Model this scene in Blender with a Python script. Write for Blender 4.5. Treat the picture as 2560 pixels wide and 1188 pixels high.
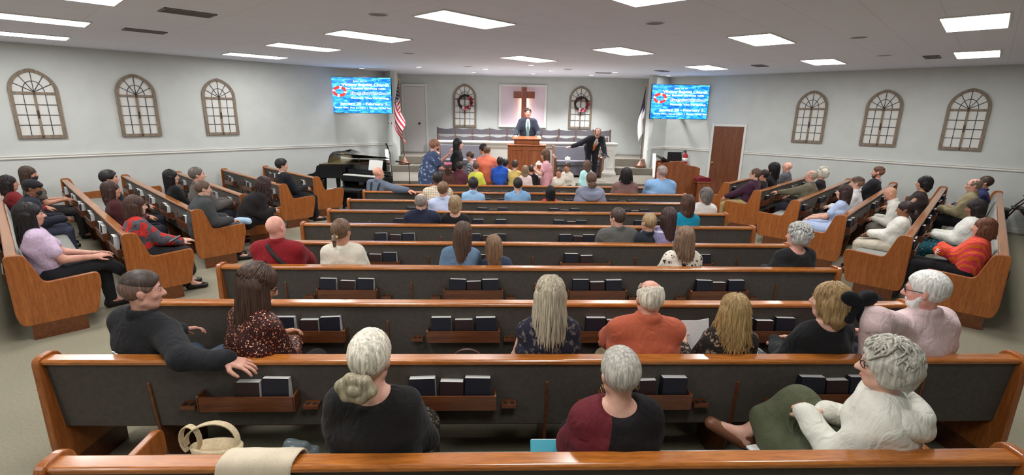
import bpy, bmesh, math, random
import numpy as np
from mathutils import Matrix, Vector
for o in list(bpy.data.objects): bpy.data.objects.remove(o, do_unlink=True)
scene = bpy.context.scene
COL = scene.collection
# ------------------------------------------------------------------ camera
CAM_H = 2.3646; FPX = 1227.5; PITCH, ROLL, YAW = 0.2502, 0.0168, 0.0277
def cam_axes():
    cp, sp, cy, sy = math.cos(PITCH), math.sin(PITCH), math.cos(YAW), math.sin(YAW)
    fwd = np.array([sy*cp, cy*cp, -sp]); r = np.array([cy, -sy, 0.0]); dn = np.cross(fwd, r)
    cr, sr = math.cos(ROLL), math.sin(ROLL)
    return r*cr-dn*sr, r*sr+dn*cr, fwd
_r, _d, _f = cam_axes()
cam_data = bpy.data.cameras.new('camera'); cam_data.sensor_width = 36; cam_data.sensor_fit = 'HORIZONTAL'
cam_data.lens = FPX/2560*36; cam_data.clip_start = 0.05; cam_data.clip_end = 100
cam = bpy.data.objects.new('camera', cam_data); COL.objects.link(cam)
cam.matrix_world = Matrix(((_r[0], -_d[0], -_f[0], 0), (_r[1], -_d[1], -_f[1], 0), (_r[2], -_d[2], -_f[2], CAM_H), (0, 0, 0, 1)))
scene.camera = cam
# ------------------------------------------------------------------ world, exposure
world = bpy.data.worlds.new('world'); scene.world = world; world.use_nodes = True
world.node_tree.nodes['Background'].inputs[0].default_value = (0.9, 0.95, 1, 1)
world.node_tree.nodes['Background'].inputs[1].default_value = 0.05
scene.view_settings.view_transform = 'Standard'; scene.view_settings.look = 'None'
scene.view_settings.gamma = 1; scene.view_settings.use_curve_mapping = False
scene.view_settings.exposure = 1.27
scene.cycles.max_bounces = 5; scene.cycles.diffuse_bounces = 3; scene.cycles.glossy_bounces = 2; scene.cycles.transmission_bounces = 2; scene.cycles.transparent_max_bounces = 4
scene.cycles.adaptive_threshold = .02; scene.cycles.caustics_reflective = False; scene.cycles.caustics_refractive = False
PANEL_W = 9.4          # strength of the ceiling troffers
DOWN_W = 165.0           # watts of each platform downlight
# ------------------------------------------------------------------ small tools
S2 = math.sqrt(.5)
UL = np.array([S2, S2]); UR = np.array([-S2, S2])      # directions of the left and the right wall
ZC = 3.495; AL = 13.75; AR = 15.06
def uv2(a, b): return UL*a+UR*b                          # room coordinates -> world
def lin(c):
    out = []
    for x in c[:3]:
        x = x/255.0; out.append(x/12.92 if x <= .04045 else ((x+.055)/1.055)**2.4)
    return (*out, 1.0)
MATS = {}
def nodes_of(name):
    m = bpy.data.materials.new(name); m.use_nodes = True; nt = m.node_tree
    return m, nt, nt.nodes['Principled BSDF']
def N(nt, typ, **kw):
    n = nt.nodes.new(typ)
    for k, v in kw.items():
        if k.startswith('i_'):
            key = k[2:]; key = int(key) if key.isdigit() else key.replace('_', ' ')
            n.inputs[key].default_value = v
        else: setattr(n, k, v)
    return n
def ramp(nt, fac, stops, interp='LINEAR'):
    r = nt.nodes.new('ShaderNodeValToRGB'); r.color_ramp.interpolation = interp
    els = r.color_ramp.elements
    while len(els) < len(stops): els.new(0.5)
    for e, (p, c) in zip(els, stops): e.position = p; e.color = lin(c)
    nt.links.new(fac, r.inputs[0]); return r
def coords(nt, scale=(1, 1, 1), kind='Object', rot=(0, 0, 0)):
    tc = nt.nodes.new('ShaderNodeTexCoord'); mp = nt.nodes.new('ShaderNodeMapping')
    mp.inputs['Scale'].default_value = scale; mp.inputs['Rotation'].default_value = rot
    nt.links.new(tc.outputs[kind], mp.inputs[0]); return mp.outputs[0]
def bump(nt, b, height, strength, dist=.01):
    n = nt.nodes.new('ShaderNodeBump'); n.inputs['Strength'].default_value = strength; n.inputs['Distance'].default_value = dist
    nt.links.new(height, n.inputs['Height']); nt.links.new(n.outputs[0], b.inputs['Normal']); return n
def plain(name, c, rough=.6, metal=0, spec=.5, coat=0, noise=0.0, nscale=40):
    if name in MATS: return MATS[name]
    m, nt, b = nodes_of(name)
    b.inputs['Base Color'].default_value = lin(c); b.inputs['Roughness'].default_value = rough
    b.inputs['Metallic'].default_value = metal; b.inputs['Specular IOR Level'].default_value = spec
    b.inputs['Coat Weight'].default_value = coat
    if noise:
        t = N(nt, 'ShaderNodeTexNoise', i_Scale=nscale, i_Detail=3.0); nt.links.new(coords(nt), t.inputs[0])
        lo = tuple(max(0, x*(1-noise)) for x in c); hi = tuple(min(255, x*(1+noise)) for x in c)
        r = ramp(nt, t.outputs[0], [(.3, lo), (.7, hi)]); nt.links.new(r.outputs[0], b.inputs['Base Color'])
    MATS[name] = m; return m
def emit(name, c, strength):
    if name in MATS: return MATS[name]
    m, nt, b = nodes_of(name)
    b.inputs['Base Color'].default_value = lin(c); b.inputs['Emission Color'].default_value = lin(c); b.inputs['Emission Strength'].default_value = strength
    MATS[name] = m; return m
def wood(name, dark, mid, light, axis='x', rough=.32, coat=.35, scale=1.0):
    if name in MATS: return MATS[name]
    m, nt, b = nodes_of(name)
    sc = {'x': (1.2, 14, 14), 'y': (14, 1.2, 14), 'z': (14, 14, 1.2)}[axis]
    co = coords(nt, tuple(v*scale for v in sc))
    t = N(nt, 'ShaderNodeTexNoise', i_Scale=2.2, i_Detail=6.0, i_Roughness=.62, i_Distortion=.7); nt.links.new(co, t.inputs[0])
    r = ramp(nt, t.outputs[0], [(.28, dark), (.5, mid), (.74, light)])
    t2 = N(nt, 'ShaderNodeTexNoise', i_Scale=14.0, i_Detail=3.0); nt.links.new(co, t2.inputs[0])
    mx = N(nt, 'ShaderNodeMix', data_type='RGBA', blend_type='MULTIPLY'); mx.inputs[0].default_value = .35
    r2 = ramp(nt, t2.outputs[0], [(.35, (120, 110, 100)), (.6, (255, 255, 255))])
    nt.links.new(r.outputs[0], mx.inputs[6]); nt.links.new(r2.outputs[0], mx.inputs[7]); nt.links.new(mx.outputs[2], b.inputs['Base Color'])
    b.inputs['Roughness'].default_value = rough; b.inputs['Coat Weight'].default_value = coat; b.inputs['Coat Roughness'].default_value = .12
    bump(nt, b, t2.outputs[0], .08, .003)
    MATS[name] = m; return m
def fabric(name, c, var=.12, rough=.92, scale=260, bumpk=.25, big=7.0):
    if name in MATS: return MATS[name]
    m, nt, b = nodes_of(name)
    co = coords(nt)
    t = N(nt, 'ShaderNodeTexNoise', i_Scale=scale, i_Detail=2.0); nt.links.new(co, t.inputs[0])
    t2 = N(nt, 'ShaderNodeTexNoise', i_Scale=big, i_Detail=3.0); nt.links.new(co, t2.inputs[0])
    ad = N(nt, 'ShaderNodeMath', operation='ADD'); nt.links.new(t.outputs[0], ad.inputs[0]); nt.links.new(t2.outputs[0], ad.inputs[1])
    ml = N(nt, 'ShaderNodeMath', operation='MULTIPLY', i_1=.5); nt.links.new(ad.outputs[0], ml.inputs[0])
    r = ramp(nt, ml.outputs[0], [(.32, tuple(x*(1-var) for x in c)), (.68, tuple(min(255, x*(1+var)) for x in c))])
    nt.links.new(r.outputs[0], b.inputs['Base Color']); b.inputs['Roughness'].default_value = rough
    b.inputs['Specular IOR Level'].default_value = .25; b.inputs['Sheen Weight'].default_value = .05
    bump(nt, b, t.outputs[0], bumpk, .002)
    MATS[name] = m; return m
# ------------------------------------------------------------------ objects
def tag(o, label=None, cat=None, group=None, kind=None):
    if label: o['label'] = label
    if cat: o['category'] = cat
    if group: o['group'] = group
    if kind: o['kind'] = kind
    return o
def empty(name, loc=(0, 0, 0), rz=0.0, label=None, cat=None, group=None, parent=None):
    o = bpy.data.objects.new(name, None); COL.objects.link(o); o.location = loc; o.rotation_euler = (0, 0, rz)
    o.empty_display_size = .1
    if parent: o.parent = parent
    return tag(o, label, cat, group)
def link_mesh(name, me, mats, parent=None, loc=None, rz=None):
    for m in (mats if isinstance(mats, (list, tuple)) else [mats]): me.materials.append(m)
    o = bpy.data.objects.new(name, me); COL.objects.link(o)
    if parent: o.parent = parent
    if loc is not None: o.location = loc
    if rz is not None: o.rotation_euler = (0, 0, rz)
    return o
def copy_tree(o, parent=None):
    c = o.copy(); COL.objects.link(c); c.parent = parent
    for ch in list(o.children): copy_tree(ch, c)
    return c
class MB:
    """collects simple shapes and links them as one mesh"""
    def __init__(self): self.v = []; self.f = []; self.m = []; self.s = []; self.uv = None
    def add(self, vs, fs, mi=0, smooth=False):
        n = len(self.v); self.v += [tuple(p) for p in vs]
        for f in fs: self.f.append(tuple(i+n for i in f)); self.m.append(mi); self.s.append(smooth)
        return self
    def box(self, x0, x1, y0, y1, z0, z1, mi=0):
        return self.add([(x0, y0, z0), (x1, y0, z0), (x1, y1, z0), (x0, y1, z0), (x0, y0, z1), (x1, y0, z1), (x1, y1, z1), (x0, y1, z1)],
                        [(0, 3, 2, 1), (4, 5, 6, 7), (0, 1, 5, 4), (1, 2, 6, 5), (2, 3, 7, 6), (3, 0, 4, 7)], mi)
    def obox(self, c, ax, ay, az, mi=0):
        c, ax, ay, az = map(np.asarray, (c, ax, ay, az)); P = []
        for k in (-1, 1):
            for i, j in ((-1, -1), (1, -1), (1, 1), (-1, 1)): P.append(c+ax*i+ay*j+az*k)
        return self.add(P, [(0, 3, 2, 1), (4, 5, 6, 7), (0, 1, 5, 4), (1, 2, 6, 5), (2, 3, 7, 6), (3, 0, 4, 7)], mi)
    def prism(self, prof, a, b, axis='x', mi=0, smooth=False):
        """profile of (u,v) points, counter-clockwise, extruded from a to b along an axis"""
        def P(u, v, t): return {'x': (t, u, v), 'y': (u, t, v), 'z': (u, v, t)}[axis]
        n = len(prof); vs = [P(u, v, a) for u, v in prof]+[P(u, v, b) for u, v in prof]
        fs = [(i, (i+1) % n, n+(i+1) % n, n+i) for i in range(n)]
        self.add(vs, fs, mi, smooth); k = len(self.v)-2*n
        self.f.append(tuple(range(k+n-1, k-1, -1))); self.m.append(mi); self.s.append(False)
        self.f.append(tuple(range(k+n, k+2*n))); self.m.append(mi); self.s.append(False)
        return self
    def tube(self, pts, r, n=8, mi=0, cap=True, smooth=True):
        pts = np.asarray(pts, float); k = len(pts); rr = np.broadcast_to(np.asarray(r, float), (k,))
        t = np.gradient(pts, axis=0); t /= np.linalg.norm(t, axis=1, keepdims=True)+1e-12
        ref = np.array([0, 0, 1.0]) if abs(t[0][2]) < .9 else np.array([1.0, 0, 0])
        u = np.cross(t[0], ref); u /= np.linalg.norm(u); vs = []
        for i in range(k):
            u = u-t[i]*(u@t[i]); u /= np.linalg.norm(u)+1e-12; w = np.cross(t[i], u)
            for j in range(n):
                a = 2*math.pi*j/n; vs.append(pts[i]+(u*math.cos(a)+w*math.sin(a))*rr[i])
        fs = [(i*n+j, i*n+(j+1) % n, (i+1)*n+(j+1) % n, (i+1)*n+j) for i in range(k-1) for j in range(n)]
        if cap: fs += [tuple(range(n-1, -1, -1)), tuple((k-1)*n+j for j in range(n))]
        return self.add(vs, fs, mi, smooth)
    def lathe(self, prof, c=(0, 0, 0), n=20, mi=0, smooth=True):
        vs = []; k = len(prof)
        for r, z in prof:
            for j in range(n): a = 2*math.pi*j/n; vs.append((c[0]+r*math.cos(a), c[1]+r*math.sin(a), c[2]+z))
        fs = [(i*n+j, i*n+(j+1) % n, (i+1)*n+(j+1) % n, (i+1)*n+j) for i in range(k-1) for j in range(n)]
        fs += [tuple(range(n-1, -1, -1)), tuple((k-1)*n+j for j in range(n))]
        return self.add(vs, fs, mi, smooth)
    def ball(self, c, r, n=10, m=7, mi=0, rot=None):
        r = np.broadcast_to(np.asarray(r, float), (3,)); c = np.asarray(c, float); vs = []; R = np.eye(3) if rot is None else np.asarray(rot)
        for i in range(m+1):
            th = math.pi*i/m
            for j in range(n):
                a = 2*math.pi*j/n; p = np.array([math.sin(th)*math.cos(a), math.sin(th)*math.sin(a), math.cos(th)])*r
                vs.append(c+p@R)
        fs = [(i*n+j, (i+1)*n+j, (i+1)*n+(j+1) % n, i*n+(j+1) % n) for i in range(m) for j in range(n)]
        return self.add(vs, fs, mi, True)
    def mesh(self, name):
        me = bpy.data.meshes.new(name); me.from_pydata([tuple(map(float, p)) for p in self.v], [], self.f)
        me.polygons.foreach_set('material_index', self.m); me.polygons.foreach_set('use_smooth', self.s); me.update(); return me
    def build(self, name, mats, parent=None, loc=None, rz=None, bevel=0, seg=2):
        o = link_mesh(name, self.mesh(name), mats, parent, loc, rz)
        if bevel:
            b = o.modifiers.new('bevel', 'BEVEL'); b.width = bevel; b.segments = seg; b.limit_method = 'ANGLE'; b.angle_limit = .6
        return o
def rounded(prof, rads, seg=4):
    """round the corners of a polygon"""
    out = []; n = len(prof)
    for i in range(n):
        p = np.array(prof[i], float); a = np.array(prof[i-1], float); b = np.array(prof[(i+1) % n], float); r = rads[i]
        if r <= 0: out.append(tuple(p)); continue
        da = (a-p); db = (b-p); la, lb = np.linalg.norm(da), np.linalg.norm(db); r = min(r, la*.49, lb*.49)
        s, e = p+da/la*r, p+db/lb*r
        for k in range(seg+1):
            t = k/seg; out.append(tuple((1-t)**2*s+2*t*(1-t)*p+t*t*e))
    return out
ORD = ['first', 'second', 'third', 'fourth', 'fifth', 'sixth', 'seventh', 'eighth', 'ninth', 'tenth', 'eleventh', 'twelfth']
# ------------------------------------------------------------------ setting materials
m_wall = plain('wall_paint', (206, 209, 205), .75, noise=.015, nscale=3)
m_white = plain('white_trim', (228, 226, 220), .45)
m_white_door = plain('white_door_paint', (212, 209, 206), .45)
m_door = wood('door_wood', (96, 52, 30), (122, 68, 40), (140, 82, 50), 'z', .4, .2, .6)
m_carpet = fabric('carpet', (140, 134, 114), .10, .97, 420, .6, 60.0)
m_carpet2 = fabric('platform_carpet', (114, 108, 98), .10, .97, 420, .6, 60.0)
m_black = plain('black_plastic', (18, 18, 20), .4)
m_metal = plain('brushed_metal', (150, 150, 150), .35, metal=.9)
m_brass = plain('brass', (190, 160, 90), .3, metal=1)
def ceiling_mat():
    m, nt, b = nodes_of('ceiling_tile')
    co = coords(nt, (1, 1, 1), rot=(0, 0, math.radians(-45)))
    br = N(nt, 'ShaderNodeTexBrick', offset=0.0, i_Scale=1.0, i_Mortar_Size=.006, i_Brick_Width=1.19, i_Row_Height=.595)
    br.inputs['Color1'].default_value = lin((240, 243, 255)); br.inputs['Color2'].default_value = lin((238, 241, 253)); br.inputs['Mortar'].default_value = lin((226, 229, 240))
    nt.links.new(co, br.inputs[0]); nt.links.new(br.outputs[0], b.inputs['Base Color']); b.inputs['Roughness'].default_value = .9
    t = N(nt, 'ShaderNodeTexNoise', i_Scale=60.0, i_Detail=4.0); nt.links.new(co, t.inputs[0]); bump(nt, b, t.outputs[0], .35, .006)
    return m
m_ceil = ceiling_mat()
def struct(o): o['kind'] = 'structure'; return o
# ------------------------------------------------------------------ room shell (a square room seen from corner to corner)
LO = -4.2
CL = np.array([-3.56, 15.88]); CR = np.array([5.32, 15.98]); EL = np.array([-3.18, 15.50]); ER = np.array([4.525, 15.185])
BKL = np.array([-3.42, 16.8]); BKR = np.array([4.98, 16.8])
NL, NR, NB = uv2(LO, AL), uv2(AR, LO), uv2(LO, LO)
outline = [NB, NR, CR, ER, BKR, BKL, EL, CL, NL]
def flat(name, pts, z0, z1, m):
    mb = MB(); mb.prism([tuple(p) for p in pts], z0, z1, 'z'); return struct(mb.build(name, m))
def grown(k):
    c = sum(outline)/len(outline); return [p+(p-c)/np.linalg.norm(p-c)*k for p in outline]
flat('floor', grown(.3), -.15, 0, m_carpet)
flat('ceiling', grown(.3), ZC, ZC+.15, m_ceil)
def wall(name, p0, p1, z0=0, z1=ZC, th=.12, m=None):
    """interior lies to the left of p0->p1"""
    p0, p1 = np.asarray(p0, float), np.asarray(p1, float); d = (p1-p0)/np.linalg.norm(p1-p0); n = np.array([d[1], -d[0]])*th
    mb = MB(); mb.prism([tuple(p0), tuple(p0+n), tuple(p1+n), tuple(p1)][::-1] if False else [tuple(p0), tuple(p0+n), tuple(p1+n), tuple(p1)], z0, z1, 'z')
    return struct(mb.build(name, m or m_wall))
wall('wall_right', NR, CR); wall('wall_return_right', CR, ER); wall('wall_stage_right', ER, BKR); wall('wall_back', BKR, BKL)
wall('wall_stage_left', BKL, EL); wall('wall_return_left', EL, CL); wall('wall_left', CL, NL); wall('wall_rear_left', NL, NB); wall('wall_rear_right', NB, NR)
TRN = [0]
def strip(p0, p1, prof, name):
    """moulding running along a wall; profile of (distance from the wall, z)"""
    p0, p1 = np.asarray(p0, float), np.asarray(p1, float); L = np.linalg.norm(p1-p0); d = (p1-p0)/L
    mb = MB(); mb.prism(prof, 0, L, 'x')
    o = mb.build(name, m_white, None, (p0[0], p0[1], 0), math.atan2(d[1], d[0])); return struct(o)
RAIL = [(.0, 1.30), (.022, 1.302), (.03, 1.318), (.018, 1.33), (.018, 1.345), (.034, 1.356), (.034, 1.368), (0, 1.37)]
BASE = [(0, 0), (.016, 0), (.016, .095), (.008, .11), (0, .11)]
wpt = lambda a, b: uv2(a, b)
rails = [(NR, wpt(AR, 5.06)), (wpt(AR, 6.05), CR), (CR, ER), (EL, CL), (CL, NL)]
for i, (a, b) in enumerate(rails): strip(a, b, RAIL, 'trim_%d' % (i+1))
for nm, a, b in [('baseboard_right', NR, wpt(AR, 5.06)), ('baseboard_right_far', wpt(AR, 6.05), CR), ('baseboard_return_right', CR, ER), ('baseboard_return_left', EL, CL), ('baseboard_left', CL, NL)]:
    strip(a, b, BASE, nm)
# ------------------------------------------------------------------ doors
def door(name, p0, p1, z0, z1, leafmat, knob_at, knobmat, knobr=.03):
    p0, p1 = np.asarray(p0, float), np.asarray(p1, float); L = np.linalg.norm(p1-p0); d = (p1-p0)/L
    root = struct(empty(name, (p0[0], p0[1], 0), math.atan2(d[1], d[0])))
    mb = MB(); mb.box(0.0, L, .004, .03, z0, z1); mb.build('door_leaf', leafmat, root, bevel=.003)
    mb = MB()
    for x0, x1, a, b in ((-.075, -.006, z0, z1+.08), (L+.006, L+.075, z0, z1+.08), (-.006, L+.006, z1+.006, z1+.08)): mb.box(x0, x1, .002, .045, a, b)
    mb.build('casing', m_white, root, bevel=.006)
    kx, kz = knob_at
    mb = MB(); mb.tube([(kx, .03, kz), (kx, .037, kz)], .032, 14); mb.tube([(kx, .035, kz), (kx, .075, kz)], .011, 10); mb.ball((kx, .085, kz), (knobr, .022, knobr), 12, 8)
    mb.build('door_knob', knobmat, root); return root
door('door_1', wpt(AR, 5.13), wpt(AR, 5.98), .01, 2.05, m_door, (.79, .98), m_brass)
door('door_2', (-2.46, 16.8), (-3.15, 16.8), 1.02, 3.12, m_white_door, (.2, 1.95), m_black, .035)
# ------------------------------------------------------------------ ceiling troffers, on the tile grid
m_diff = emit('troffer_diffuser', (250, 250, 249), PANEL_W)
troffers = {(.68, 12.08): 'white troffer light nearest the left wall, cut by the left edge', (.68, 9.72): 'white troffer light at the left edge, second from the left wall',
 (.68, 7.34): 'white troffer light cut off at the top left of the picture', (4.46, 12.2): 'slim white troffer nearest the left arched frames, smallest of its row of four',
 (4.44, 9.7): 'white troffer light third from the top in the diagonal row left of centre', (4.46, 7.41): 'white troffer light between the largest one and the third of the diagonal row',
 (4.46, 5.08): 'largest white troffer light, near the top left of centre', (4.46, 2.72): 'white troffer light cut by the top edge right of centre',
 (8.44, 7.56): 'white troffer light above the pulpit, just before the round downlights', (8.42, 5.19): 'white troffer light right of the pulpit axis in the middle row',
 (8.38, 2.76): 'white troffer light in the middle row above the right arched frames', (8.4, .37): 'large white troffer light at the top right corner',
 (12.38, 5.28): 'small far white troffer light above the right screen', (12.38, 2.8): 'small far white troffer light above the first right arched frame', (12.38, .42): 'white troffer light by the right wall below the top right one',
 (.68, 4.98): None, (.68, 2.6): None, (.68, .25): None, (4.46, .35): None, (-2.9, 2.6): None, (-2.9, 7.34): None, (-2.9, 12.08): None}
def troffer_parts():
    root = empty('ceiling_light')
    mb = MB(); L, Wd = 1.19/2, .58/2
    for x0, x1, y0, y1 in ((-L-.02, L+.02, -Wd-.02, -Wd), (-L-.02, L+.02, Wd, Wd+.02), (-L-.02, -L, -Wd, Wd), (L, L+.02, -Wd, Wd)): mb.box(x0, x1, y0, y1, -.014, .0)
    mb.build('frame', m_white, root)
    mb = MB(); mb.add([(-L, -Wd, -.006), (-L, Wd, -.006), (L, Wd, -.006), (L, -Wd, -.006)], [(0, 1, 2, 3)]); mb.build('diffuser', m_diff, root); return root
tp = None
for (a, b), lab in troffers.items():
    if tp is None: o = tp = troffer_parts()
    else: o = copy_tree(tp)
    p = uv2(a, b); o.location = (p[0], p[1], ZC-.001); o.rotation_euler = (0, 0, math.radians(45))
    tag(o, lab or 'white ceiling troffer light behind the viewpoint, outside the picture', 'ceiling light', 'ceiling troffer lights')
# ------------------------------------------------------------------ round downlights over the platform
m_down = emit('downlight_lens', (250, 252, 255), 14)
downs = [(-3.89, 14.63, 'above the left screen'), (-2.18, 13.88, 'between the left screen and the left wreath'), (-.79, 15.31, 'above the left wreath, rear one of a pair'), (-.4, 14.11, 'above the left wreath, front one of a pair'),
 (.75, 12.7, 'just under the troffer above the pulpit'), (1.0, 15.49, 'above the cross, rearmost'), (1.4, 14.23, 'right of the cross, front one of a pair'), (2.75, 15.54, 'above the right wreath'), (3.2, 14.35, 'between the right wreath and right screen'), (5.01, 15.28, 'above the right screen')]
dp = None
for x, y, lab in downs:
    if dp is None:
        dp = o = empty('downlight')
        mb = MB(); mb.lathe([(.085, 0), (.085, -.008), (.07, -.012), (.068, -.004), (.0685, 0)], n=20); mb.build('trim_ring', m_white, o)
        mb = MB(); mb.lathe([(.0, -.007), (.066, -.007), (.066, -.003), (0, -.003)], n=20); mb.build('lens', m_down, o)
    else: o = copy_tree(dp)
    o.location = (x, y, ZC); tag(o, 'round recessed downlight '+lab, 'downlight', 'round downlights over the platform')
# ------------------------------------------------------------------ ceiling vents and speakers
m_vent = plain('vent_grey', (118, 112, 110), .6); m_vent_dark = plain('vent_dark', (52, 49, 48), .8)
def vent(p, rz, lx, ly, lab):
    o = empty('ceiling_vent', (p[0], p[1], ZC), rz, lab, 'vent', 'ceiling air vents')
    mb = MB(); mb.box(-lx, lx, -ly, ly, -.004, 0); mb.build('backing', m_vent_dark, o)
    mb = MB()
    for x0, x1, y0, y1 in ((-lx, lx, -ly, -ly+.02), (-lx, lx, ly-.02, ly), (-lx, -lx+.02, -ly, ly), (lx-.02, lx, -ly, ly)): mb.box(x0, x1, y0, y1, -.012, 0)
    mb.build('frame', m_vent, o)
    n = 7; sl = MB(); sl.box(-lx+.02, lx-.02, -.008, .008, -.01, -.002); me = None
    for k in range(n):
        y = -ly+.02+(2*ly-.04)*(k+.5)/n
        if me is None: s = sl.build('slat', m_vent, o, (0, y, 0)); me = s.data
        else: s = bpy.data.objects.new('slat', me); COL.objects.link(s); s.parent = o; s.location = (0, y, 0)
vent((-3.88, 6.68), math.radians(45), .28, .17, 'dark grille vent in the ceiling, the larger at upper left')
vent((-5.53, 8.32), math.radians(45), .27, .15, 'dark grille vent in the ceiling below the larger left one')
vent((5.98, 11.81), math.radians(45), .25, .12, 'dark grille vent between the two far right troffers')
vent((8.08, 9.56), math.radians(45), .28, .12, 'dark grille vent beside the right wall troffer')
vent((4.3, 13.68), math.radians(45), .22, .11, 'dark grille vent left of the far troffer above the right screen')
vent((2.94, 14.71), math.radians(0), .22, .08, 'dark grille vent over the right wreath between downlights')
m_grill = plain('speaker_grille', (150, 146, 145), .8)
for x, y, lab in [(1.96, 6.69, 'below the troffer cut by the top edge'), (-1.5, 6.51, 'left of the largest troffer'), (5.17, 7.48, 'between the upper right troffers'), (-1.87, 10.69, 'left of the downlights over the platform'), (7.1, 9.47, 'beside the vent near the right wall'), (-.84, 13.48, 'left of the pulpit troffer'), (1.8, 13.74, 'right of the pulpit troffer')]:
    o = empty('ceiling_speaker', (x, y, ZC), 0, 'round grey ceiling speaker '+lab, 'speaker', 'round ceiling speakers')
    mb = MB(); mb.lathe([(.13, 0), (.13, -.006), (.115, -.01), (.112, -.004)], n=24); mb.build('rim', m_ceil, o)
    mb = MB(); mb.lathe([(0, -.006), (.11, -.006), (.11, -.002), (0, -.002)], n=24); mb.build('grille', m_grill, o)
# ------------------------------------------------------------------ arched decorative frames
m_frame = wood('weathered_wood', (112, 98, 84), (142, 127, 110), (164, 150, 132), 'z', .8, 0, .7)
m_iron = plain('dark_iron', (70, 72, 76), .6, metal=.3); m_rust = plain('rusty_latch', (70, 48, 40), .7)
m_back = plain('frame_backing', (222, 221, 216), .7)
def arch(w, h, rise, inset=0.0, n=18):
    """closed outline of an arched shape, bottom centre at the origin"""
    w2 = w/2-inset; zs = h-rise; pts = [(-w2, inset), (w2, inset)]
    for k in range(n+1):
        a = math.pi*k/n; cx = math.cos(a); sx = math.sin(a)
        pts.append((w2*cx, zs+(rise-inset)*(.86*sx+.14*(1-abs(cx)))))
    return pts
def arch_frame_parts(w, h):
    root = empty('arched_frame'); rise = h*.31; fw = w*.088; t0, t1 = .012, .045
    o_, i_ = arch(w, h, rise), arch(w, h, rise, fw); n = len(o_); mb = MB()
    vs = [(x, t0, z) for x, z in o_]+[(x, t1, z) for x, z in o_]+[(x, t0, z) for x, z in i_]+[(x, t1, z) for x, z in i_]
    fs = []
    for k in range(n):
        j = (k+1) % n; fs += [(n+k, n+j, 3*n+j, 3*n+k), (k, j, n+j, n+k), (3*n+k, 3*n+j, 2*n+j, 2*n+k), (2*n+k, 2*n+j, j, k)]
    mb.add(vs, fs); mb.build('frame', m_frame, root)
    mb = MB(); mb.prism([(x, z) for x, z in arch(w, h, rise, fw*.5)], t0+.001, t0+.006, 'y'); mb.build('backing_board', m_back, root)
    zt = h-h*.345; tw = w*.065
    mb = MB(); mb.box(-w/2+fw*.9, w/2-fw*.9, t0+.004, t1-.004, zt-tw*.55, zt+tw*.45); mb.build('transom', m_frame, root)
    mb = MB(); mb.box(-tw*.45, tw*.45, t0+.004, t1-.002, fw*.9, zt-tw*.55); mb.build('centre_stile', m_frame, root)
    for nm, a, b in (('latch', zt*.45, zt*.62), ('hinge', .01, .06), ('hinge', zt-.03, zt+.03)): MB().box(-tw*.3, tw*.3, t1-.004, t1+.011, a, b).build(nm, m_rust, root)
    zb, ztt = fw, zt-tw*.55; iw = w/2-fw; r = w*.009
    def bar(pts): MB().tube(pts, r, 6).build('muntin', m_iron, root)
    for sx in (-1, 1): bar([(sx*(iw+tw*.4)/2, .026, zb), (sx*(iw+tw*.4)/2, .026, ztt)])
    for k in (1, 2, 3):
        z = zb+(ztt-zb)*k/4
        for sx in (-1, 1): bar([(sx*tw*.4, .026, z), (sx*iw, .026, z)])
    hub = (0, .026, zt+tw*.45); R1 = h-fw-hub[2]
    for k in range(1, 6):
        a = math.pi*k/6; L = 1/math.sqrt((math.cos(a)/iw)**2+(math.sin(a)/R1)**2); bar([hub, (math.cos(a)*L, .026, hub[2]+math.sin(a)*L)])
    bar([(math.cos(math.pi*k/14)*iw*.52, .026, hub[2]+math.sin(math.pi*k/14)*R1*.55) for k in range(15)])
    return root
af = arch_frame_parts(.73, 1.335)
places = [(uv2(.785, AL), -135, 'nearest the left edge of the picture'), (uv2(2.415, AL), -135, 'middle one on the left'), (uv2(4.055, AL), -135, 'nearest the left screen'),
 (uv2(AR, 3.5), 135, 'nearest the brown door'), (uv2(AR, 1.96), 135, 'middle one on the right'), (uv2(AR, .44), 135, 'farthest right in the picture')]
for i, (p, rz, lab) in enumerate(places):
    o = af if i == 0 else copy_tree(af)
    o.location = (p[0], p[1], 1.70); o.rotation_euler = (0, 0, math.radians(rz))
    tag(o, 'weathered arched window frame on the wall, '+lab, 'wall decor', 'arched window frames on the side walls')
af2 = arch_frame_parts(.76, 1.37)
for i, (x, lab) in enumerate([(-1.165, 'with a wreath, left of the cross'), (2.665, 'with a wreath, right of the cross')]):
    o = af2 if i == 0 else copy_tree(af2); o.location = (x, 16.8, 1.86); o.rotation_euler = (0, 0, math.pi)
    tag(o, 'weathered wood arched window frame '+lab, 'wall decor', 'arched window frames behind the choir')
# ------------------------------------------------------------------ pews
m_oak = wood('oak_end', (146, 80, 32), (166, 95, 42), (182, 110, 54), 'z', .36, .3, .8)
m_oakcap = wood('oak_cap', (150, 84, 32), (180, 106, 42), (198, 124, 56), 'x', .26, .6, .9)
m_oakdark = wood('oak_dark', (84, 44, 20), (108, 60, 30), (126, 74, 40), 'x', .4, .2, .9)
m_backpanel = fabric('pew_back_fabric', (80, 74, 68), .10, .85, 500, .2, 30.0)
m_seat = fabric('pew_seat_fabric', (150, 150, 144), .10, .95, 400, .3, 40.0)
m_cup = plain('cup_hole', (30, 20, 14), .8)
m_navy = plain('book_navy', (17, 18, 32), .55, noise=.1, nscale=80); m_maroon = plain('book_maroon', (40, 19, 20), .55, noise=.1, nscale=80)
m_pages = plain('book_pages', (240, 239, 235), .8, noise=.05, nscale=300)
END_PROF = rounded([(.0, .16), (.60, .16), (.675, .50), (.665, .615), (.225, .59), (.118, .912), (-.03, .912), (-.035, .28)], [.05, .05, .07, .05, .05, .055, .05, .06], 5)
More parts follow.
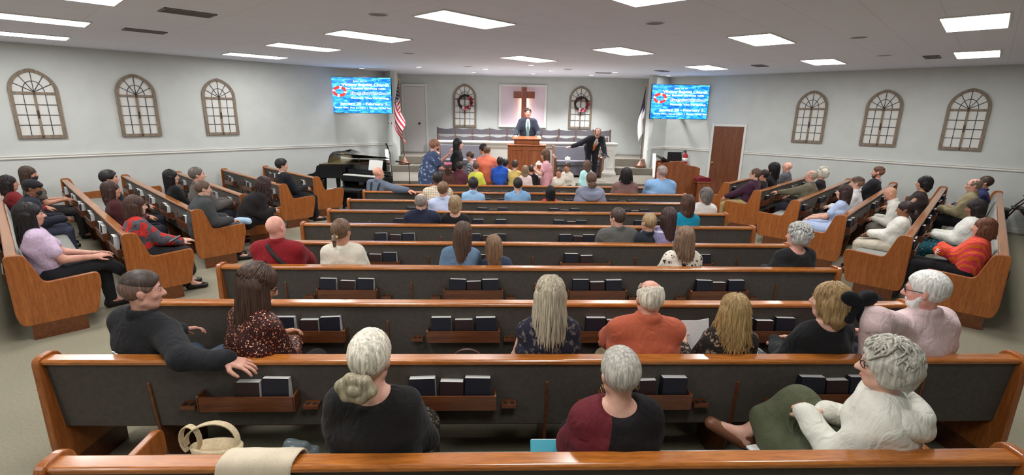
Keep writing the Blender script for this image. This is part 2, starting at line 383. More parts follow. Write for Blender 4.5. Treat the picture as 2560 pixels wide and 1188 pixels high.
FIN_PROF = rounded([(.1, 0.0), (.47, 0.0), (.5, .33), (.13, .36), (.085, .70), (.045, .735), (.01, .73), (.035, .40)], [.01, .01, .03, .03, .03, .03, .025, .08], 4)
def pew_parts(L, nrack, fins, name='pew', rear=True):
    root = empty(name); h = L/2; meshes = {}
    mb = MB(); mb.prism(END_PROF, -.022, .022, 'x'); me = mb.mesh('end_panel'); me.materials.append(m_oak)
    pl = MB(); pl.prism(rounded([(.06, 0), (.5, 0), (.5, .165), (.06, .165)], [.01]*4, 2), -.019, .019, 'x'); ple = pl.mesh('plinth'); ple.materials.append(m_oakdark)
    for sx in (-1, 1):
        o = bpy.data.objects.new('end_panel', me); COL.objects.link(o); o.parent = root; o.location = (sx*(h-.022), 0, 0)
        b = o.modifiers.new('bevel', 'BEVEL'); b.width = .007; b.segments = 2; b.limit_method = 'ANGLE'; b.angle_limit = .7
        q = bpy.data.objects.new('plinth', ple); COL.objects.link(q); q.parent = o
    i = h-.044
    MB().prism(rounded([(-.012, .862), (.078, .862), (.082, .880), (.072, .893), (-.004, .893), (-.014, .882)], [.004]*6, 2), -i, i, 'x', smooth=False).build('top_cap', m_oakcap, root)
    mb = MB(); mb.prism([(.01, .862), (.05, .41), (.1, .41), (.055, .862)][::-1], -i, i, 'x'); mb.build('back_panel', m_backpanel, root)
    mb = MB(); mb.prism(rounded([(.108, .42), (.172, .40), (.18, .46), (.098, .845), (.058, .862)], [.0, .01, .03, .03, .0], 3), -i, i, 'x'); mb.build('back_cushion', m_seat, root)
    mb = MB(); mb.prism(rounded([(.11, .36), (.64, .36), (.645, .385), (.11, .385)], [.004]*4, 1), -i, i, 'x'); mb.build('seat_board', m_oakdark, root)
    mb = MB(); mb.prism(rounded([(.12, .385), (.645, .385), (.675, .43), (.63, .455), (.16, .452), (.12, .44)], [.0, .02, .025, .03, .02, .01], 3), -i, i, 'x'); mb.build('seat_cushion', m_seat, root)
    fme = MB().prism(FIN_PROF, -.009, .009, 'x').mesh('back_support'); fme.materials.append(m_oakdark)
    for x in fins:
        o = bpy.data.objects.new('back_support', fme); COL.objects.link(o); o.parent = root; o.location = (x, .004, 0)
    if rear:
        rk = MB(); w = .285
        rk.box(-w, w, -.058, -.046, .585, .672); rk.box(-w, w, -.058, .03, .575, .587)
        for sx in (-1, 1): rk.prism(rounded([(-.058, .575), (.03, .575), (.024, .68), (-.058, .68)], [.005]*4, 1), sx*w-.006, sx*w+.006, 'x')
        rme = rk.mesh('book_rack'); rme.materials.append(m_oakdark)
        cm = MB(); cm.box(-.045, .045, -.03, .04, .572, .596); 
        for sx in (-1, 1): cm.lathe([(.0, .5962), (.014, .5962), (.0165, .5975), (.0165, .5955), (0, .5955)], (sx*.021, -.006, 0), 12, 1)
        cme = cm.mesh('cup_holder'); cme.materials.append(m_oakdark); cme.materials.append(m_cup)
        for x in nrack:
            o = bpy.data.objects.new('book_rack', rme); COL.objects.link(o); o.parent = root; o.location = (x, 0, 0)
            for sx in (-1, 1):
                c = bpy.data.objects.new('cup_holder', cme); COL.objects.link(c); c.parent = o; c.location = (sx*.37, 0, 0)
    return root
# hymnals: cover with a page block inside
def book_proto(w, h, t, mcov):
    o = MB(); o.box(-w/2, w/2, -t/2, -t/2+.0025, 0, h); o.box(-w/2, w/2, t/2-.0025, t/2, 0, h); o.box(-w/2, -w/2+.003, -t/2, t/2, 0, h)
    o = o.build('hymnal', mcov); p = MB(); p.box(-w/2+.003, w/2-.001, -t/2+.0025, t/2-.0025, .003, h-.001); p.build('pages', m_pages, o); return o
bk_navy = book_proto(.158, .188, .066, m_navy); bk_mar = book_proto(.142, .166, .056, m_maroon); BK_FIRST = {'navy': True, 'maroon': True}
rb = random.Random(4)
def hymnal(pew, rack_x, dx, kind, label, group, lift=0.0):
    pr = bk_navy if kind == 'navy' else bk_mar
    o = pr if BK_FIRST[kind] else copy_tree(pr); BK_FIRST[kind] = False
    M = Matrix.Translation(pew.location) @ Matrix.Rotation(pew.rotation_euler[2], 4, 'Z')
    o.matrix_world = M @ Matrix.Translation((rack_x+dx, -.012+rb.uniform(-.006, .006), .588+lift)) @ Matrix.Rotation(rb.uniform(-.035, .035), 4, 'Y') @ Matrix.Rotation(-.085, 4, 'X')
    tag(o, label, 'book', group)
ROWY = [1.8167+.919*r for r in range(10)]
ROWX = [.295, .312, .335, .366, .40, .441, .478, .50, .515, .53]
PEW_L = 6.12
RACKS = [-1.83, -.61, .61, 1.83]; FINS = [-2.44, -1.22, 0, 1.22, 2.44]
RN = ['nearest the camera', 'second from the camera', 'third from the camera', 'fourth from the camera', 'fifth from the camera', 'sixth from the camera', 'seventh from the camera', 'third from the front', 'second from the front', 'at the very front']
cpew = []; proto = pew_parts(PEW_L, RACKS, FINS); short = pew_parts(4.32, [-.62, .62], [-1.24, 0, 1.24]); ROWX[0] = .24
for r in range(10):
    o = short if r == 0 else proto if r == 1 else copy_tree(proto)
    o.location = (ROWX[r], ROWY[r], 0); o.rotation_euler = (0, 0, .009)
    tag(o, ('shorter' if r == 0 else 'long')+' oak pew of the centre block, row '+RN[r], 'pew', 'centre pews'); cpew.append(o)
RKN = ['far left', 'left middle', 'right middle', 'far right']
for r in range(1, 10):
    for k, rx in enumerate(RACKS):
        if r == 9 and k in (0, 3): continue
        sp = .006 if rb.random() < .5 else .03
        for j, (dx, kd) in enumerate(((-.165-rb.uniform(-.015, .025), 'navy'), (.012+rb.uniform(-.016, .012), 'maroon'), (.172+rb.uniform(-.008, .02), 'navy'))):
            if (r, k, j) in ((1, 0, 0), (6, 1, 1), (5, 3, 2), (4, 2, 2)): continue
            pos = ('left', 'middle', 'right')[j]
            hymnal(cpew[r], rx, dx, kd, '%s %s hymnal in the %s rack of centre pew %s' % (pos, kd, RKN[k], RN[r]), 'hymnals in the pew racks')
# side blocks: pews stand square to the side walls
def side_pew(side, k, near, far, pos, label):
    L = far-near; mid = (near+far)/2
    n = max(2, int(L/1.25)); fins = [-L/2+L*(i+1)/(n+1) for i in range(n)]
    rk = [-L/2+L*(i+.5)/(n+1)*1.0 for i in range(n+1)]
    root = pew_parts(L, rk, fins)
    p = uv2(pos, mid) if side == 'L' else uv2(mid, pos)
    root.location = (p[0], p[1], 0); root.rotation_euler = (0, 0, math.radians(-45 if side == 'L' else 45))
    tag(root, label, 'pew', 'left block pews' if side == 'L' else 'right block pews')
    return root, rk, L
LB = [-.07+.98*k for k in range(6)]; RB = [-.40+.89*k for k in range(6)]
LNEAR = [6.74, 7.10, 8.17, 9.17, 9.96, 10.59]; RNEAR = [7.57, 7.91, 8.87, 9.87, 10.62, 11.33]
LFAR = [13.5]*6; RFAR = [14.68, 14.66, 14.6, 14.6, 14.6, 14.6]
SN = ['nearest the camera', 'second from the camera', 'third from the camera', 'third from the front', 'second from the front', 'farthest forward']
lpew, rpew = [], []
l0 = side_pew('L', -1, 6.9, 13.5, LB[0]-.98, 'slanted oak pew at the left edge, behind the nearest left pew')
for k in range(6): lpew.append(side_pew('L', k, LNEAR[k], LFAR[k], LB[k], 'slanted oak pew of the left block, '+SN[k]))
for k in range(6): rpew.append(side_pew('R', k, RNEAR[k], RFAR[k], RB[k], 'slanted oak pew of the right block, '+SN[k]))
for side, lst in (('left', lpew), ('right', rpew)):
    for k, (pw, rk, L) in enumerate(lst):
        if k == 0: continue
        n = len(rk)
        for i, rx in enumerate(rk):
            wh = 'rack %s from the aisle' % ORD[i] if side == 'right' else 'rack %s from the aisle' % ORD[n-1-i]
            for j, (dx, kd) in enumerate(((-.13, 'navy'), (.03, 'maroon'), (.15, 'navy'))):
                if rb.random() < .22: continue
                if j == 2 and rb.random() < .5: continue
                pos = ('outer', 'middle', 'inner')[j]
                hymnal(pw, rx, dx+rb.uniform(-.02, .02), kd, '%s hymnal, %s in its rack, %s, %s-block pew %s' % (kd, pos, wh[5:], side, SN[k]), 'hymnals in the side pew racks')
# ------------------------------------------------------------------ platform and steps
PZ = .60
def poly_block(name, pts, z0, z1, m, parent=None, bevel=.0):
    mb = MB(); mb.prism(pts, z0, z1, 'z'); return mb.build(name, m, parent, bevel=bevel)
stg = struct(empty('floor_platform', (0, 0, 0)))
poly_block('platform_deck', [(-2.75, 12.72), (4.12, 12.72), (4.58, 14.7), (4.6, 15.1), (4.9, 16.8), (-3.3, 16.8), (-3.1, 15.3), (-3.2, 14.6)], 0, PZ, m_carpet2, stg, .02)
poly_block('platform_step', [(-2.5, 12.36), (3.8, 12.36), (3.86, 12.72), (-2.56, 12.72)], 0, .40, m_carpet2, stg, .015)
poly_block('platform_step', [(-2.3, 12.04), (3.5, 12.04), (3.56, 12.36), (-2.36, 12.36)], 0, .20, m_carpet2, stg, .015)
poly_block('stair_left_lower', [(-3.19, 14.6), (-1.95, 14.6), (-1.95, 16.8), (-3.3, 16.8), (-3.05, 15.4)], PZ, .79, m_carpet2, stg, .012)
poly_block('stair_left_upper', [(-3.05, 15.08), (-1.95, 15.08), (-1.95, 16.8), (-3.3, 16.8), (-3.05, 15.5)], .79, 1.02, m_carpet2, stg, .012)
poly_block('stair_right_lower', [(3.42, 14.6), (4.56, 14.6), (4.5, 15.15), (4.9, 16.8), (3.42, 16.8)], PZ, .80, m_carpet2, stg, .012)
poly_block('stair_right_upper', [(3.42, 15.08), (4.46, 15.08), (4.46, 15.2), (4.85, 16.8), (3.42, 16.8)], .80, 1.03, m_carpet2, stg, .012)
poly_block('choir_floor', [(-1.95, 14.75), (3.42, 14.75), (3.42, 16.8), (-1.95, 16.8)], PZ, .80, m_carpet2, stg)
poly_block('choir_riser', [(-1.95, 15.55), (3.42, 15.55), (3.42, 16.8), (-1.95, 16.8)], .80, 1.0, m_carpet2, stg)
def stringer(name, pts, x0, dx):
    """white skirt board rising beside the steps; pts are (y,z) along the top"""
    mb = MB(); P = [(y, z) for y, z in pts]
    prof = [(P[0][0], .0)]+[(P[-1][0], 0.0)]+P[::-1]
    n = len(prof); vs = []
    for off in (0, dx):
        for y, z in prof: vs.append((x0(y)+off, y, z))
    fs = [(i, (i+1) % n, n+(i+1) % n, n+i) for i in range(n)]+[tuple(range(n-1, -1, -1)), tuple(range(n, 2*n))]
    mb.add(vs, fs); o = mb.build(name, m_white, stg); return o
stringer('skirt_board', [(14.0, .62), (14.25, .72), (14.62, .92), (14.8, .95), (15.1, 1.2), (15.45, 1.2)], lambda y: -2.79-(y-12.9)*.26, -.10)
stringer('skirt_board', [(14.0, .62), (14.25, .72), (14.62, .92), (14.8, .95), (15.1, 1.2), (15.2, 1.2)], lambda y: 4.17+(y-12.9)*.235, .10)
# ------------------------------------------------------------------ choir half wall
hw = struct(empty('wall_choir', (0, 0, 0)))
mb = MB(); mb.box(-1.95, 3.40, 14.62, 14.74, PZ, 1.46); mb.build('half_wall', m_white, hw)
mb = MB(); mb.prism(rounded([(14.5, 1.44), (14.8, 1.44), (14.82, 1.49), (14.82, 1.53), (14.46, 1.53), (14.46, 1.49)], [.02, .02, .01, .01, .01, .01], 3), -1.98, 3.44, 'x'); mb.prism([(14.56, 1.36), (14.62, 1.34), (14.62, 1.44), (14.52, 1.44)], -1.95, 3.40, 'x'); mb.build('wall_cap', m_white, hw)
for xc in (-1.80, 3.24):
    mb = MB(); mb.box(xc-.16, xc+.16, 14.50, 14.62, PZ, 1.44); mb.build('pilaster', m_white, hw, bevel=.006)
    mb = MB(); mb.box(xc-.20, xc+.20, 14.46, 14.62, PZ, PZ+.07); mb.box(xc-.18, xc+.18, 14.48, 14.62, PZ+.07, PZ+.12); mb.build('pilaster_base', m_white, hw, bevel=.006)
    mb = MB()
    for x0, x1, a, b in ((-.10, -.08, .8, 1.34), (.08, .10, .8, 1.34), (-.08, .08, .8, .82), (-.08, .08, 1.32, 1.34)): mb.box(xc+x0, xc+x1, 14.488, 14.50, a, b)
    mb.build('panel_moulding', m_white, hw)
# ------------------------------------------------------------------ choir benches: backs in bays between uprights
m_bench = fabric('choir_fabric', (88, 84, 88), .10, .95, 400, .3, 40.0); m_walnut = wood('choir_wood', (70, 46, 38), (92, 62, 50), (108, 76, 62), 'z', .45, .15)
def choir_row(y, zf, x0, x1, n, label):
    root = empty('choir_bench', ((x0+x1)/2, y, zf), 0, label, 'pew', 'choir benches'); L = x1-x0; h = L/2; d = L/n
    for k in range(n+1):
        x = -h+k*d
        MB().prism(rounded([(.02, 0), (-.42, 0), (-.44, .44), (-.05, .46), (.0, .86), (.045, .86)][::-1], [.02]*6, 3), x-.022, x+.022, 'x').build('upright', m_walnut, root, bevel=.006)
    for k in range(n):
        a, b = -h+k*d+.024, -h+(k+1)*d-.024; mb = MB(); zt = [.815+.018*math.cos(math.pi*(j/8-.5)*2)*-1 for j in range(9)]
        vs = []; 
        for j in range(9):
            x = a+(b-a)*j/8; vs += [(x, -.035, .645), (x, -.02, zt[j]), (x, .02, zt[j]), (x, .012, .645)]
        fs = []
        for j in range(8):
            for q in range(4): fs.append((j*4+q, j*4+(q+1) % 4, j*4+4+(q+1) % 4, j*4+4+q))
        fs += [(0, 3, 2, 1)[::-1], (32, 33, 34, 35)[::-1]]
        mb.add(vs, fs); mb.build('back_cushion', m_bench, root)
        MB().prism(rounded([(-.43, .38), (-.06, .38), (-.05, .46), (-.42, .46)], [.02]*4, 3), a, b, 'x').build('seat_cushion', m_bench, root)
    return root
choir_row(15.45, .80, -1.88, 3.34, 10, 'grey upholstered choir bench, front row behind the white half wall')
choir_row(16.35, 1.0, -2.02, 3.62, 10, 'grey upholstered choir bench, back row under the cross')
# ------------------------------------------------------------------ settees on the platform
m_settee = fabric('settee_fabric', (94, 92, 99), .08, .95, 400, .3, 40.0)
def settee(x0, x1, label):
    root = empty('settee', ((x0+x1)/2, 14.38, PZ), 0, label, 'bench', 'platform settees'); h = (x1-x0)/2
    prof = rounded([(.06, 0), (-.58, 0), (-.62, .58), (-.12, .58), (-.02, .86), (.06, .86)][::-1], [.03, .03, .06, .06, .06, .03], 4)
    for sx in (-1, 1): MB().prism(prof, sx*h-.03, sx*h+.03, 'x').build('end_panel', m_oakdark, root, bevel=.008)
    MB().prism(rounded([(-.12, .42), (.0, .42), (.035, .83), (-.02, .83)], [.02]*4, 3), -h+.03, h-.03, 'x').build('back_cushion', m_settee, root)
    MB().prism(rounded([(-.56, .33), (-.08, .33), (-.08, .45), (-.56, .46)], [.03]*4, 3), -h+.03, h-.03, 'x').build('seat_cushion', m_settee, root)
    MB().prism([(-.52, .06), (-.1, .06), (-.1, .33), (-.52, .33)], -h+.03, h-.03, 'x').build('apron', m_settee, root)
settee(1.55, 2.84, 'grey settee with wooden ends right of the pulpit'); settee(-1.74, -.5, 'grey settee with wooden ends left of the pulpit')
# ------------------------------------------------------------------ pulpit
m_pulpit = wood('pulpit_wood', (122, 62, 28), (150, 82, 40), (166, 98, 52), 'z', .36, .3, .7)
pu = empty('pulpit', (.70, 13.1, PZ), 0, 'brown wooden pulpit in the middle of the platform', 'pulpit')
MB().box(-.49, .49, -.22, .24, .0, .92).build('base_cabinet', m_pulpit, pu, bevel=.012)
MB().box(-.52, .52, -.25, .26, .92, .955).build('base_moulding', m_pulpit, pu, bevel=.012)
MB().box(-.52, .52, -.25, .26, .0, .09).build('plinth', m_pulpit, pu, bevel=.012)
MB().box(-.33, .33, -.2, .2, .955, 1.075).build('upper_body', m_pulpit, pu, bevel=.01)
MB().prism([(-.24, 1.075), (.26, 1.075), (.26, 1.15), (-.24, 1.11)], -.37, .37, 'x').build('desk_top', m_pulpit, pu, bevel=.012)
for a, b in ((-.40, -.06), (.06, .40)):
    mb = MB()
    for x0, x1, z0, z1 in ((a, a+.03, .18, .84), (b-.03, b, .18, .84), (a+.03, b-.03, .18, .21), (a+.03, b-.03, .81, .84)): mb.box(x0, x1, -.235, -.22, z0, z1)
    mb.build('front_panel', m_pulpit, pu, bevel=.004)
MB().box(-.30, .30, -.212, -.2, .975, 1.06).build('upper_panel', m_pulpit, pu, bevel=.004)
# ------------------------------------------------------------------ lit panel with the cross
def panel_mat():
    m, nt, b = nodes_of('baptistry_panel'); b.inputs['Base Color'].default_value = lin((222, 204, 214)); b.inputs['Roughness'].default_value = .6
    return m
pn = empty('lit_panel', (.745, 16.8, 1.87), math.pi, 'white framed lavender panel behind the cross on the back wall', 'panel')
MB().box(-.71, .71, .004, .02, .06, 1.31).build('panel_face', panel_mat(), pn)
mb = MB()
for x0, x1, z0, z1 in ((-.79, -.71, 0, 1.37), (.71, .79, 0, 1.37), (-.71, .71, 0, .07), (-.71, .71, 1.30, 1.37)): mb.box(x0, x1, .002, .06, z0, z1)
mb.build('frame', m_white, pn, bevel=.006)
m_cross = wood('cross_wood', (104, 48, 30), (138, 68, 44), (160, 88, 58), 'z', .4, .25, .8)
cr = empty('wooden_cross', (.78, 16.66, 1.75), 0, 'brown wooden cross in front of the lavender panel', 'cross')
MB().box(-.085, .085, -.035, .035, 0, 1.41).build('upright', m_cross, cr, bevel=.005)
MB().box(-.345, .345, -.04, .04, 1.06, 1.27).build('crossbar', m_cross, cr, bevel=.005)
gl = bpy.data.lights.new('cross_glow', 'AREA'); gl.shape = 'RECTANGLE'; gl.size = .14; gl.size_y = 1.1; gl.energy = 3.5; gl.color = (1, .62, .42)
glo = bpy.data.objects.new('cross_back_lamp', gl); COL.objects.link(glo); glo.location = (.80, 16.70, 2.45); glo.rotation_euler = (math.radians(90), 0, 0)
tag(glo, 'warm lamp strip hidden behind the wooden cross', 'lamp')
# ------------------------------------------------------------------ wreaths
m_twig = plain('wreath_twig', (62, 42, 36), .9, noise=.4, nscale=60)
def wreath(x, z, label):
    root = empty('wreath', (x, 16.72, z), 0, label, 'wreath', 'wreaths on the arched frames'); rw = random.Random(int(x*100)); mb = MB()
    for k in range(26):
        R = .205+rw.uniform(-.03, .03); ph = rw.uniform(0, 6.28); w1, w2 = rw.uniform(.008, .02), rw.randint(3, 6)
        mb.tube([((R+w1*math.sin(w2*a+ph))*math.cos(a), rw.uniform(-.01, .01)+.02*math.sin(3*a+ph), (R+w1*math.cos(w2*a+ph))*math.sin(a)) for a in np.linspace(0, 2*math.pi, 36)], .008, 5, cap=False)
    mb.build('twig_ring', m_twig, root)
    reds = [plain('flower_red', (150, 30, 48), .8), plain('flower_pink', (206, 120, 134), .8), plain('flower_white', (226, 206, 204), .8)]
    for k in range(16):
        a = rw.uniform(-1.9, .9); R = .21+rw.uniform(-.05, .05); c = np.array([R*math.cos(a), -.045+rw.uniform(-.02, .01), R*math.sin(a)]); mb = MB()
        for q in range(5):
            b = 2*math.pi*q/5; mb.ball(c+np.array([.02*math.cos(b), 0, .02*math.sin(b)]), (.018, .01, .018), 7, 5)
        mb.ball(c+np.array([0, -.008, 0]), .011, 7, 5); mb.build('flower', reds[k % 3 if a < -.7 else (0 if k % 4 else 1)], root)
    for sx in (-1, 1):
        MB().ball((.0+sx*.05, -.05, -.24), (.05, .018, .03), 10, 6).build('bow_loop', reds[1], root)
wreath(-1.15, 2.66, 'twig wreath with red and pink flowers left of the cross'); wreath(2.68, 2.66, 'twig wreath with red and pink flowers right of the cross')
# ------------------------------------------------------------------ screens
def text_mesh(s, size, bold=0.0, shear=0.0, depth=.0):
    cu = bpy.data.curves.new('txt', 'FONT'); cu.body = s; cu.size = size; cu.align_x = 'CENTER'; cu.align_y = 'CENTER'; cu.offset = bold; cu.shear = shear; cu.extrude = .0015; cu.resolution_u = 3
    ob = bpy.data.objects.new('txt', cu); COL.objects.link(ob); dg = bpy.context.evaluated_depsgraph_get(); me = bpy.data.meshes.new_from_object(ob.evaluated_get(dg))
    bpy.data.objects.remove(ob); bpy.data.curves.remove(cu); return me
def water_mat():
    m, nt, b = nodes_of('screen_water'); co = coords(nt, (1.1, 1, 4.2), rot=(0, .25, 0))
    t = N(nt, 'ShaderNodeTexNoise', i_Scale=3.2, i_Detail=7.0, i_Roughness=.6, i_Distortion=1.1); nt.links.new(co, t.inputs[0])
    r = ramp(nt, t.outputs[0], [(.28, (4, 56, 136)), (.42, (10, 104, 194)), (.52, (36, 156, 230)), (.64, (112, 206, 250))])
    b.inputs['Base Color'].default_value = (0, 0, 0, 1); b.inputs['Roughness'].default_value = .25
    nt.links.new(r.outputs[0], b.inputs['Emission Color']); b.inputs['Emission Strength'].default_value = .8; return m
m_water = water_mat(); m_stext = emit('screen_text', (228, 246, 255), .75); m_sred = emit('screen_red', (236, 52, 50), .55); m_swhite = emit('screen_white', (255, 235, 235), .55)
m_sout = emit('screen_text_dark', (40, 110, 170), .4)
SLIDE = [('Join us at', .0, .385, .062, 0), ('Victory Baptist Church', .14, .285, .105, .0035), ('for Revival services with', .14, .185, .072, .0022), ('Rescue The Perishing', .25, -.075, .062, .003), ('January 28 - February 2', .07, -.235, .098, .003), ('Sunday 10am, 11am & 6:30pm  |  Monday - Friday 7pm', .04, -.345, .060, .0012)]
tv_text = [text_mesh(s, z, b) for s, x, y, z, b in SLIDE]; tv_italic = text_mesh('Evangelist Paul Crow', .10, .002, .3); tv_glow = text_mesh('Evangelist Paul Crow', .10, .008, .3)
for me in tv_text+[tv_italic, tv_glow]: me.materials.append(m_stext)
tv_italic.materials.clear(); tv_italic.materials.append(m_sout)
def screen(loc, rz, label, wallpt):
    root = empty('announcement_screen', loc, rz, label, 'screen', 'wall screens'); W2, H2 = .865, .485
    MB().box(-W2-.012, W2+.012, -.0, .06, -H2-.012, H2+.012).build('housing', m_black, root, bevel=.006)
    pic = MB().box(-W2, W2, -.004, .002, -H2, H2).build('picture', m_water, root)
    for me, (s, x, y, z, b) in zip(tv_text, SLIDE):
        o = bpy.data.objects.new('text_line', me); COL.objects.link(o); o.parent = pic; o.location = (x, -.0065, y); o.rotation_euler = (math.pi/2, 0, 0)
        wmax = 1.62 if len(s) > 40 else (1.08 if s.startswith('Rescue') else 1.15 if s.startswith('for') else 1.36); w = me.vertices and (max(v.co.x for v in me.vertices)-min(v.co.x for v in me.vertices))
        if s.startswith('Join'): wmax = .40
        o.scale = (wmax/w, 1, 1)
    for me, dy in ((tv_glow, -.006), (tv_italic, -.009)):
        o = bpy.data.objects.new('text_line', me); COL.objects.link(o); o.parent = pic; o.location = (.24, dy, .055); o.rotation_euler = (math.pi/2, 0, 0)
        w = max(v.co.x for v in tv_italic.vertices)-min(v.co.x for v in tv_italic.vertices); o.scale = (1.10/w, 1, 1)
    mb = MB(); n = 48
    for k in range(n):
        a0, a1 = 2*math.pi*k/n, 2*math.pi*(k+1)/n; wht = int((k+3) % 12 < 3)
        q = [(-.61+rx*math.cos(a), -.0065, .10+rz_*math.sin(a)) for a, rx, rz_ in ((a0, .205, .15), (a1, .205, .15), (a1, .125, .075), (a0, .125, .075))]
        mb.add(q, [(0, 1, 2, 3)[::-1]], wht)
    mb.build('life_ring', [m_sred, m_swhite], pic)
    wl = np.array(wallpt)-np.array(loc); c, s = math.cos(-rz), math.sin(-rz); lx, ly = wl[0]*c-wl[1]*s, wl[0]*s+wl[1]*c
    mb = MB(); mb.box(-.25, .25, .06, .08, -.2, .2); mb.tube([(0, .07, 0), (lx*.5+.1, ly*.5+.03, 0), (lx, ly, 0)], .03, 8); mb.build('wall_bracket', m_black, root)
    return root
screen((-3.955, 14.62, 2.755), math.radians(-3.5), 'blue revival announcement screen mounted at the left corner', (-3.6, 15.83, 2.755))
screen((5.325, 14.98, 2.735), math.radians(3), 'blue revival announcement screen mounted at the right corner', (5.3, 15.95, 2.735))
# ------------------------------------------------------------------ flags on poles
def us_flag_mat():
    m, nt, b = nodes_of('us_flag'); L = nt.links.new
    uvn = nt.nodes.new('ShaderNodeUVMap'); sp = nt.nodes.new('ShaderNodeSeparateXYZ'); L(uvn.outputs[0], sp.inputs[0])
    def mth(op, a, bb=None):
        n = nt.nodes.new('ShaderNodeMath'); n.operation = op
        for i, q in enumerate((a, bb)):
            if q is None: continue
            if isinstance(q, (int, float)): n.inputs[i].default_value = q
            else: L(q, n.inputs[i])
        return n.outputs[0]
    U, V = sp.outputs[0], sp.outputs[1]
    stripe = mth('MODULO', mth('FLOOR', mth('MULTIPLY', V, 13.0)), 2.0)
    canton = mth('MULTIPLY', mth('LESS_THAN', U, .42), mth('GREATER_THAN', V, 6/13))
    row = mth('MULTIPLY', mth('SUBTRACT', V, 6/13), 9/(7/13)); colx = mth('MULTIPLY', U, 11/.42)
    chk = mth('MODULO', mth('ADD', mth('FLOOR', row), mth('FLOOR', colx)), 2.0)
    fx = mth('SUBTRACT', mth('FRACT', colx), .5); fy = mth('SUBTRACT', mth('FRACT', row), .5)
    rr = mth('SQRT', mth('ADD', mth('MULTIPLY', fx, fx), mth('MULTIPLY', fy, fy))); ang = mth('ARCTAN2', fy, fx)
    rad = mth('ADD', .36, mth('MULTIPLY', mth('COSINE', mth('MULTIPLY', ang, 5.0)), .12))
    star = mth('MULTIPLY', mth('LESS_THAN', rr, rad), mth('LESS_THAN', chk, .5))
    def mix(f, c1, c2):
        n = N(nt, 'ShaderNodeMix', data_type='RGBA'); L(f, n.inputs[0])
        for idx, c in ((6, c1), (7, c2)):
            if isinstance(c, tuple): n.inputs[idx].default_value = lin(c)
            else: L(c, n.inputs[idx])
        return n.outputs[2]
    base = mix(stripe, (176, 34, 52), (228, 220, 218)); blue = mix(star, (38, 42, 66), (226, 224, 226))
    L(mix(canton, base, blue), b.inputs['Base Color']); b.inputs['Roughness'].default_value = .8; return m
def flag(name, base, top, mat, label, lean, width, height, swing, folds):
    bx, by, bz = base; root = empty(name, base, 0, label, 'flag', 'flags on poles')
    ft = np.array([lean, 0, top]); m_pole = wood('flag_pole', (120, 88, 52), (150, 112, 70), (168, 130, 86), 'z', .4, .2)
    MB().tube([(0, 0, .1), tuple(ft)], .014, 10).build('pole', m_pole, root)
    MB().lathe([(.17, 0), (.17, .05), (.11, .09), (.06, .16), (.03, .2), (.015, .24)], n=18).build('stand', m_oakdark, root)
    MB().ball(tuple(ft+np.array([0, 0, .03])), (.022, .022, .05), 10, 7).build('finial', m_brass, root)
    nu, nv = 46, 30; vs, fs, uvs = [], [], []; d = ft/np.linalg.norm(ft)
    for j in range(nv+1):
        v = j/nv
        for i in range(nu+1):
            u = i/nu
            hp = ft-d*(.03+(1-v)*height)                       # hoist point on the pole
            fall = u*width*.92; sag = fall*(.97-.10*(1-v)); out = swing[0]*math.sin(u*math.pi)*(.55+.45*(1-v))+swing[1]*u
            fx = .055*math.sin(folds*v*6.283+u*2.2)*(.15+u); fy = .05*math.sin(folds*u*6.283*.7+1.2+v*3.0)*(.25+.8*u)+.05*math.sin(v*9+u*3)*u
            vs.append((hp[0]+out+fx, hp[1]-.02-fy*.9, hp[2]-sag*(.80+.0*v))); uvs.append((u, v))
    for j in range(nv):
        for i in range(nu): k = j*(nu+1)+i; fs.append((k, k+1, k+nu+2, k+nu+1))
    mb = MB(); mb.add(vs, fs, 0, True); me = mb.mesh('cloth'); ul = me.uv_layers.new(name='UVMap')
    for lp in me.loops: ul.data[lp.index].uv = uvs[lp.vertex_index]
    o = link_mesh('cloth', me, mat, root); sm = o.modifiers.new('solid', 'SOLIDIFY'); sm.thickness = .004
    return root
flag('american_flag', (-2.84, 14.88, .80), 2.40, us_flag_mat(), 'american flag hanging on a pole by the left screen', -.10, 1.45, .86, (-.26, .10), 1.1)
m_cfl = plain('flag_navy', (40, 36, 58), .85, noise=.2, nscale=8)
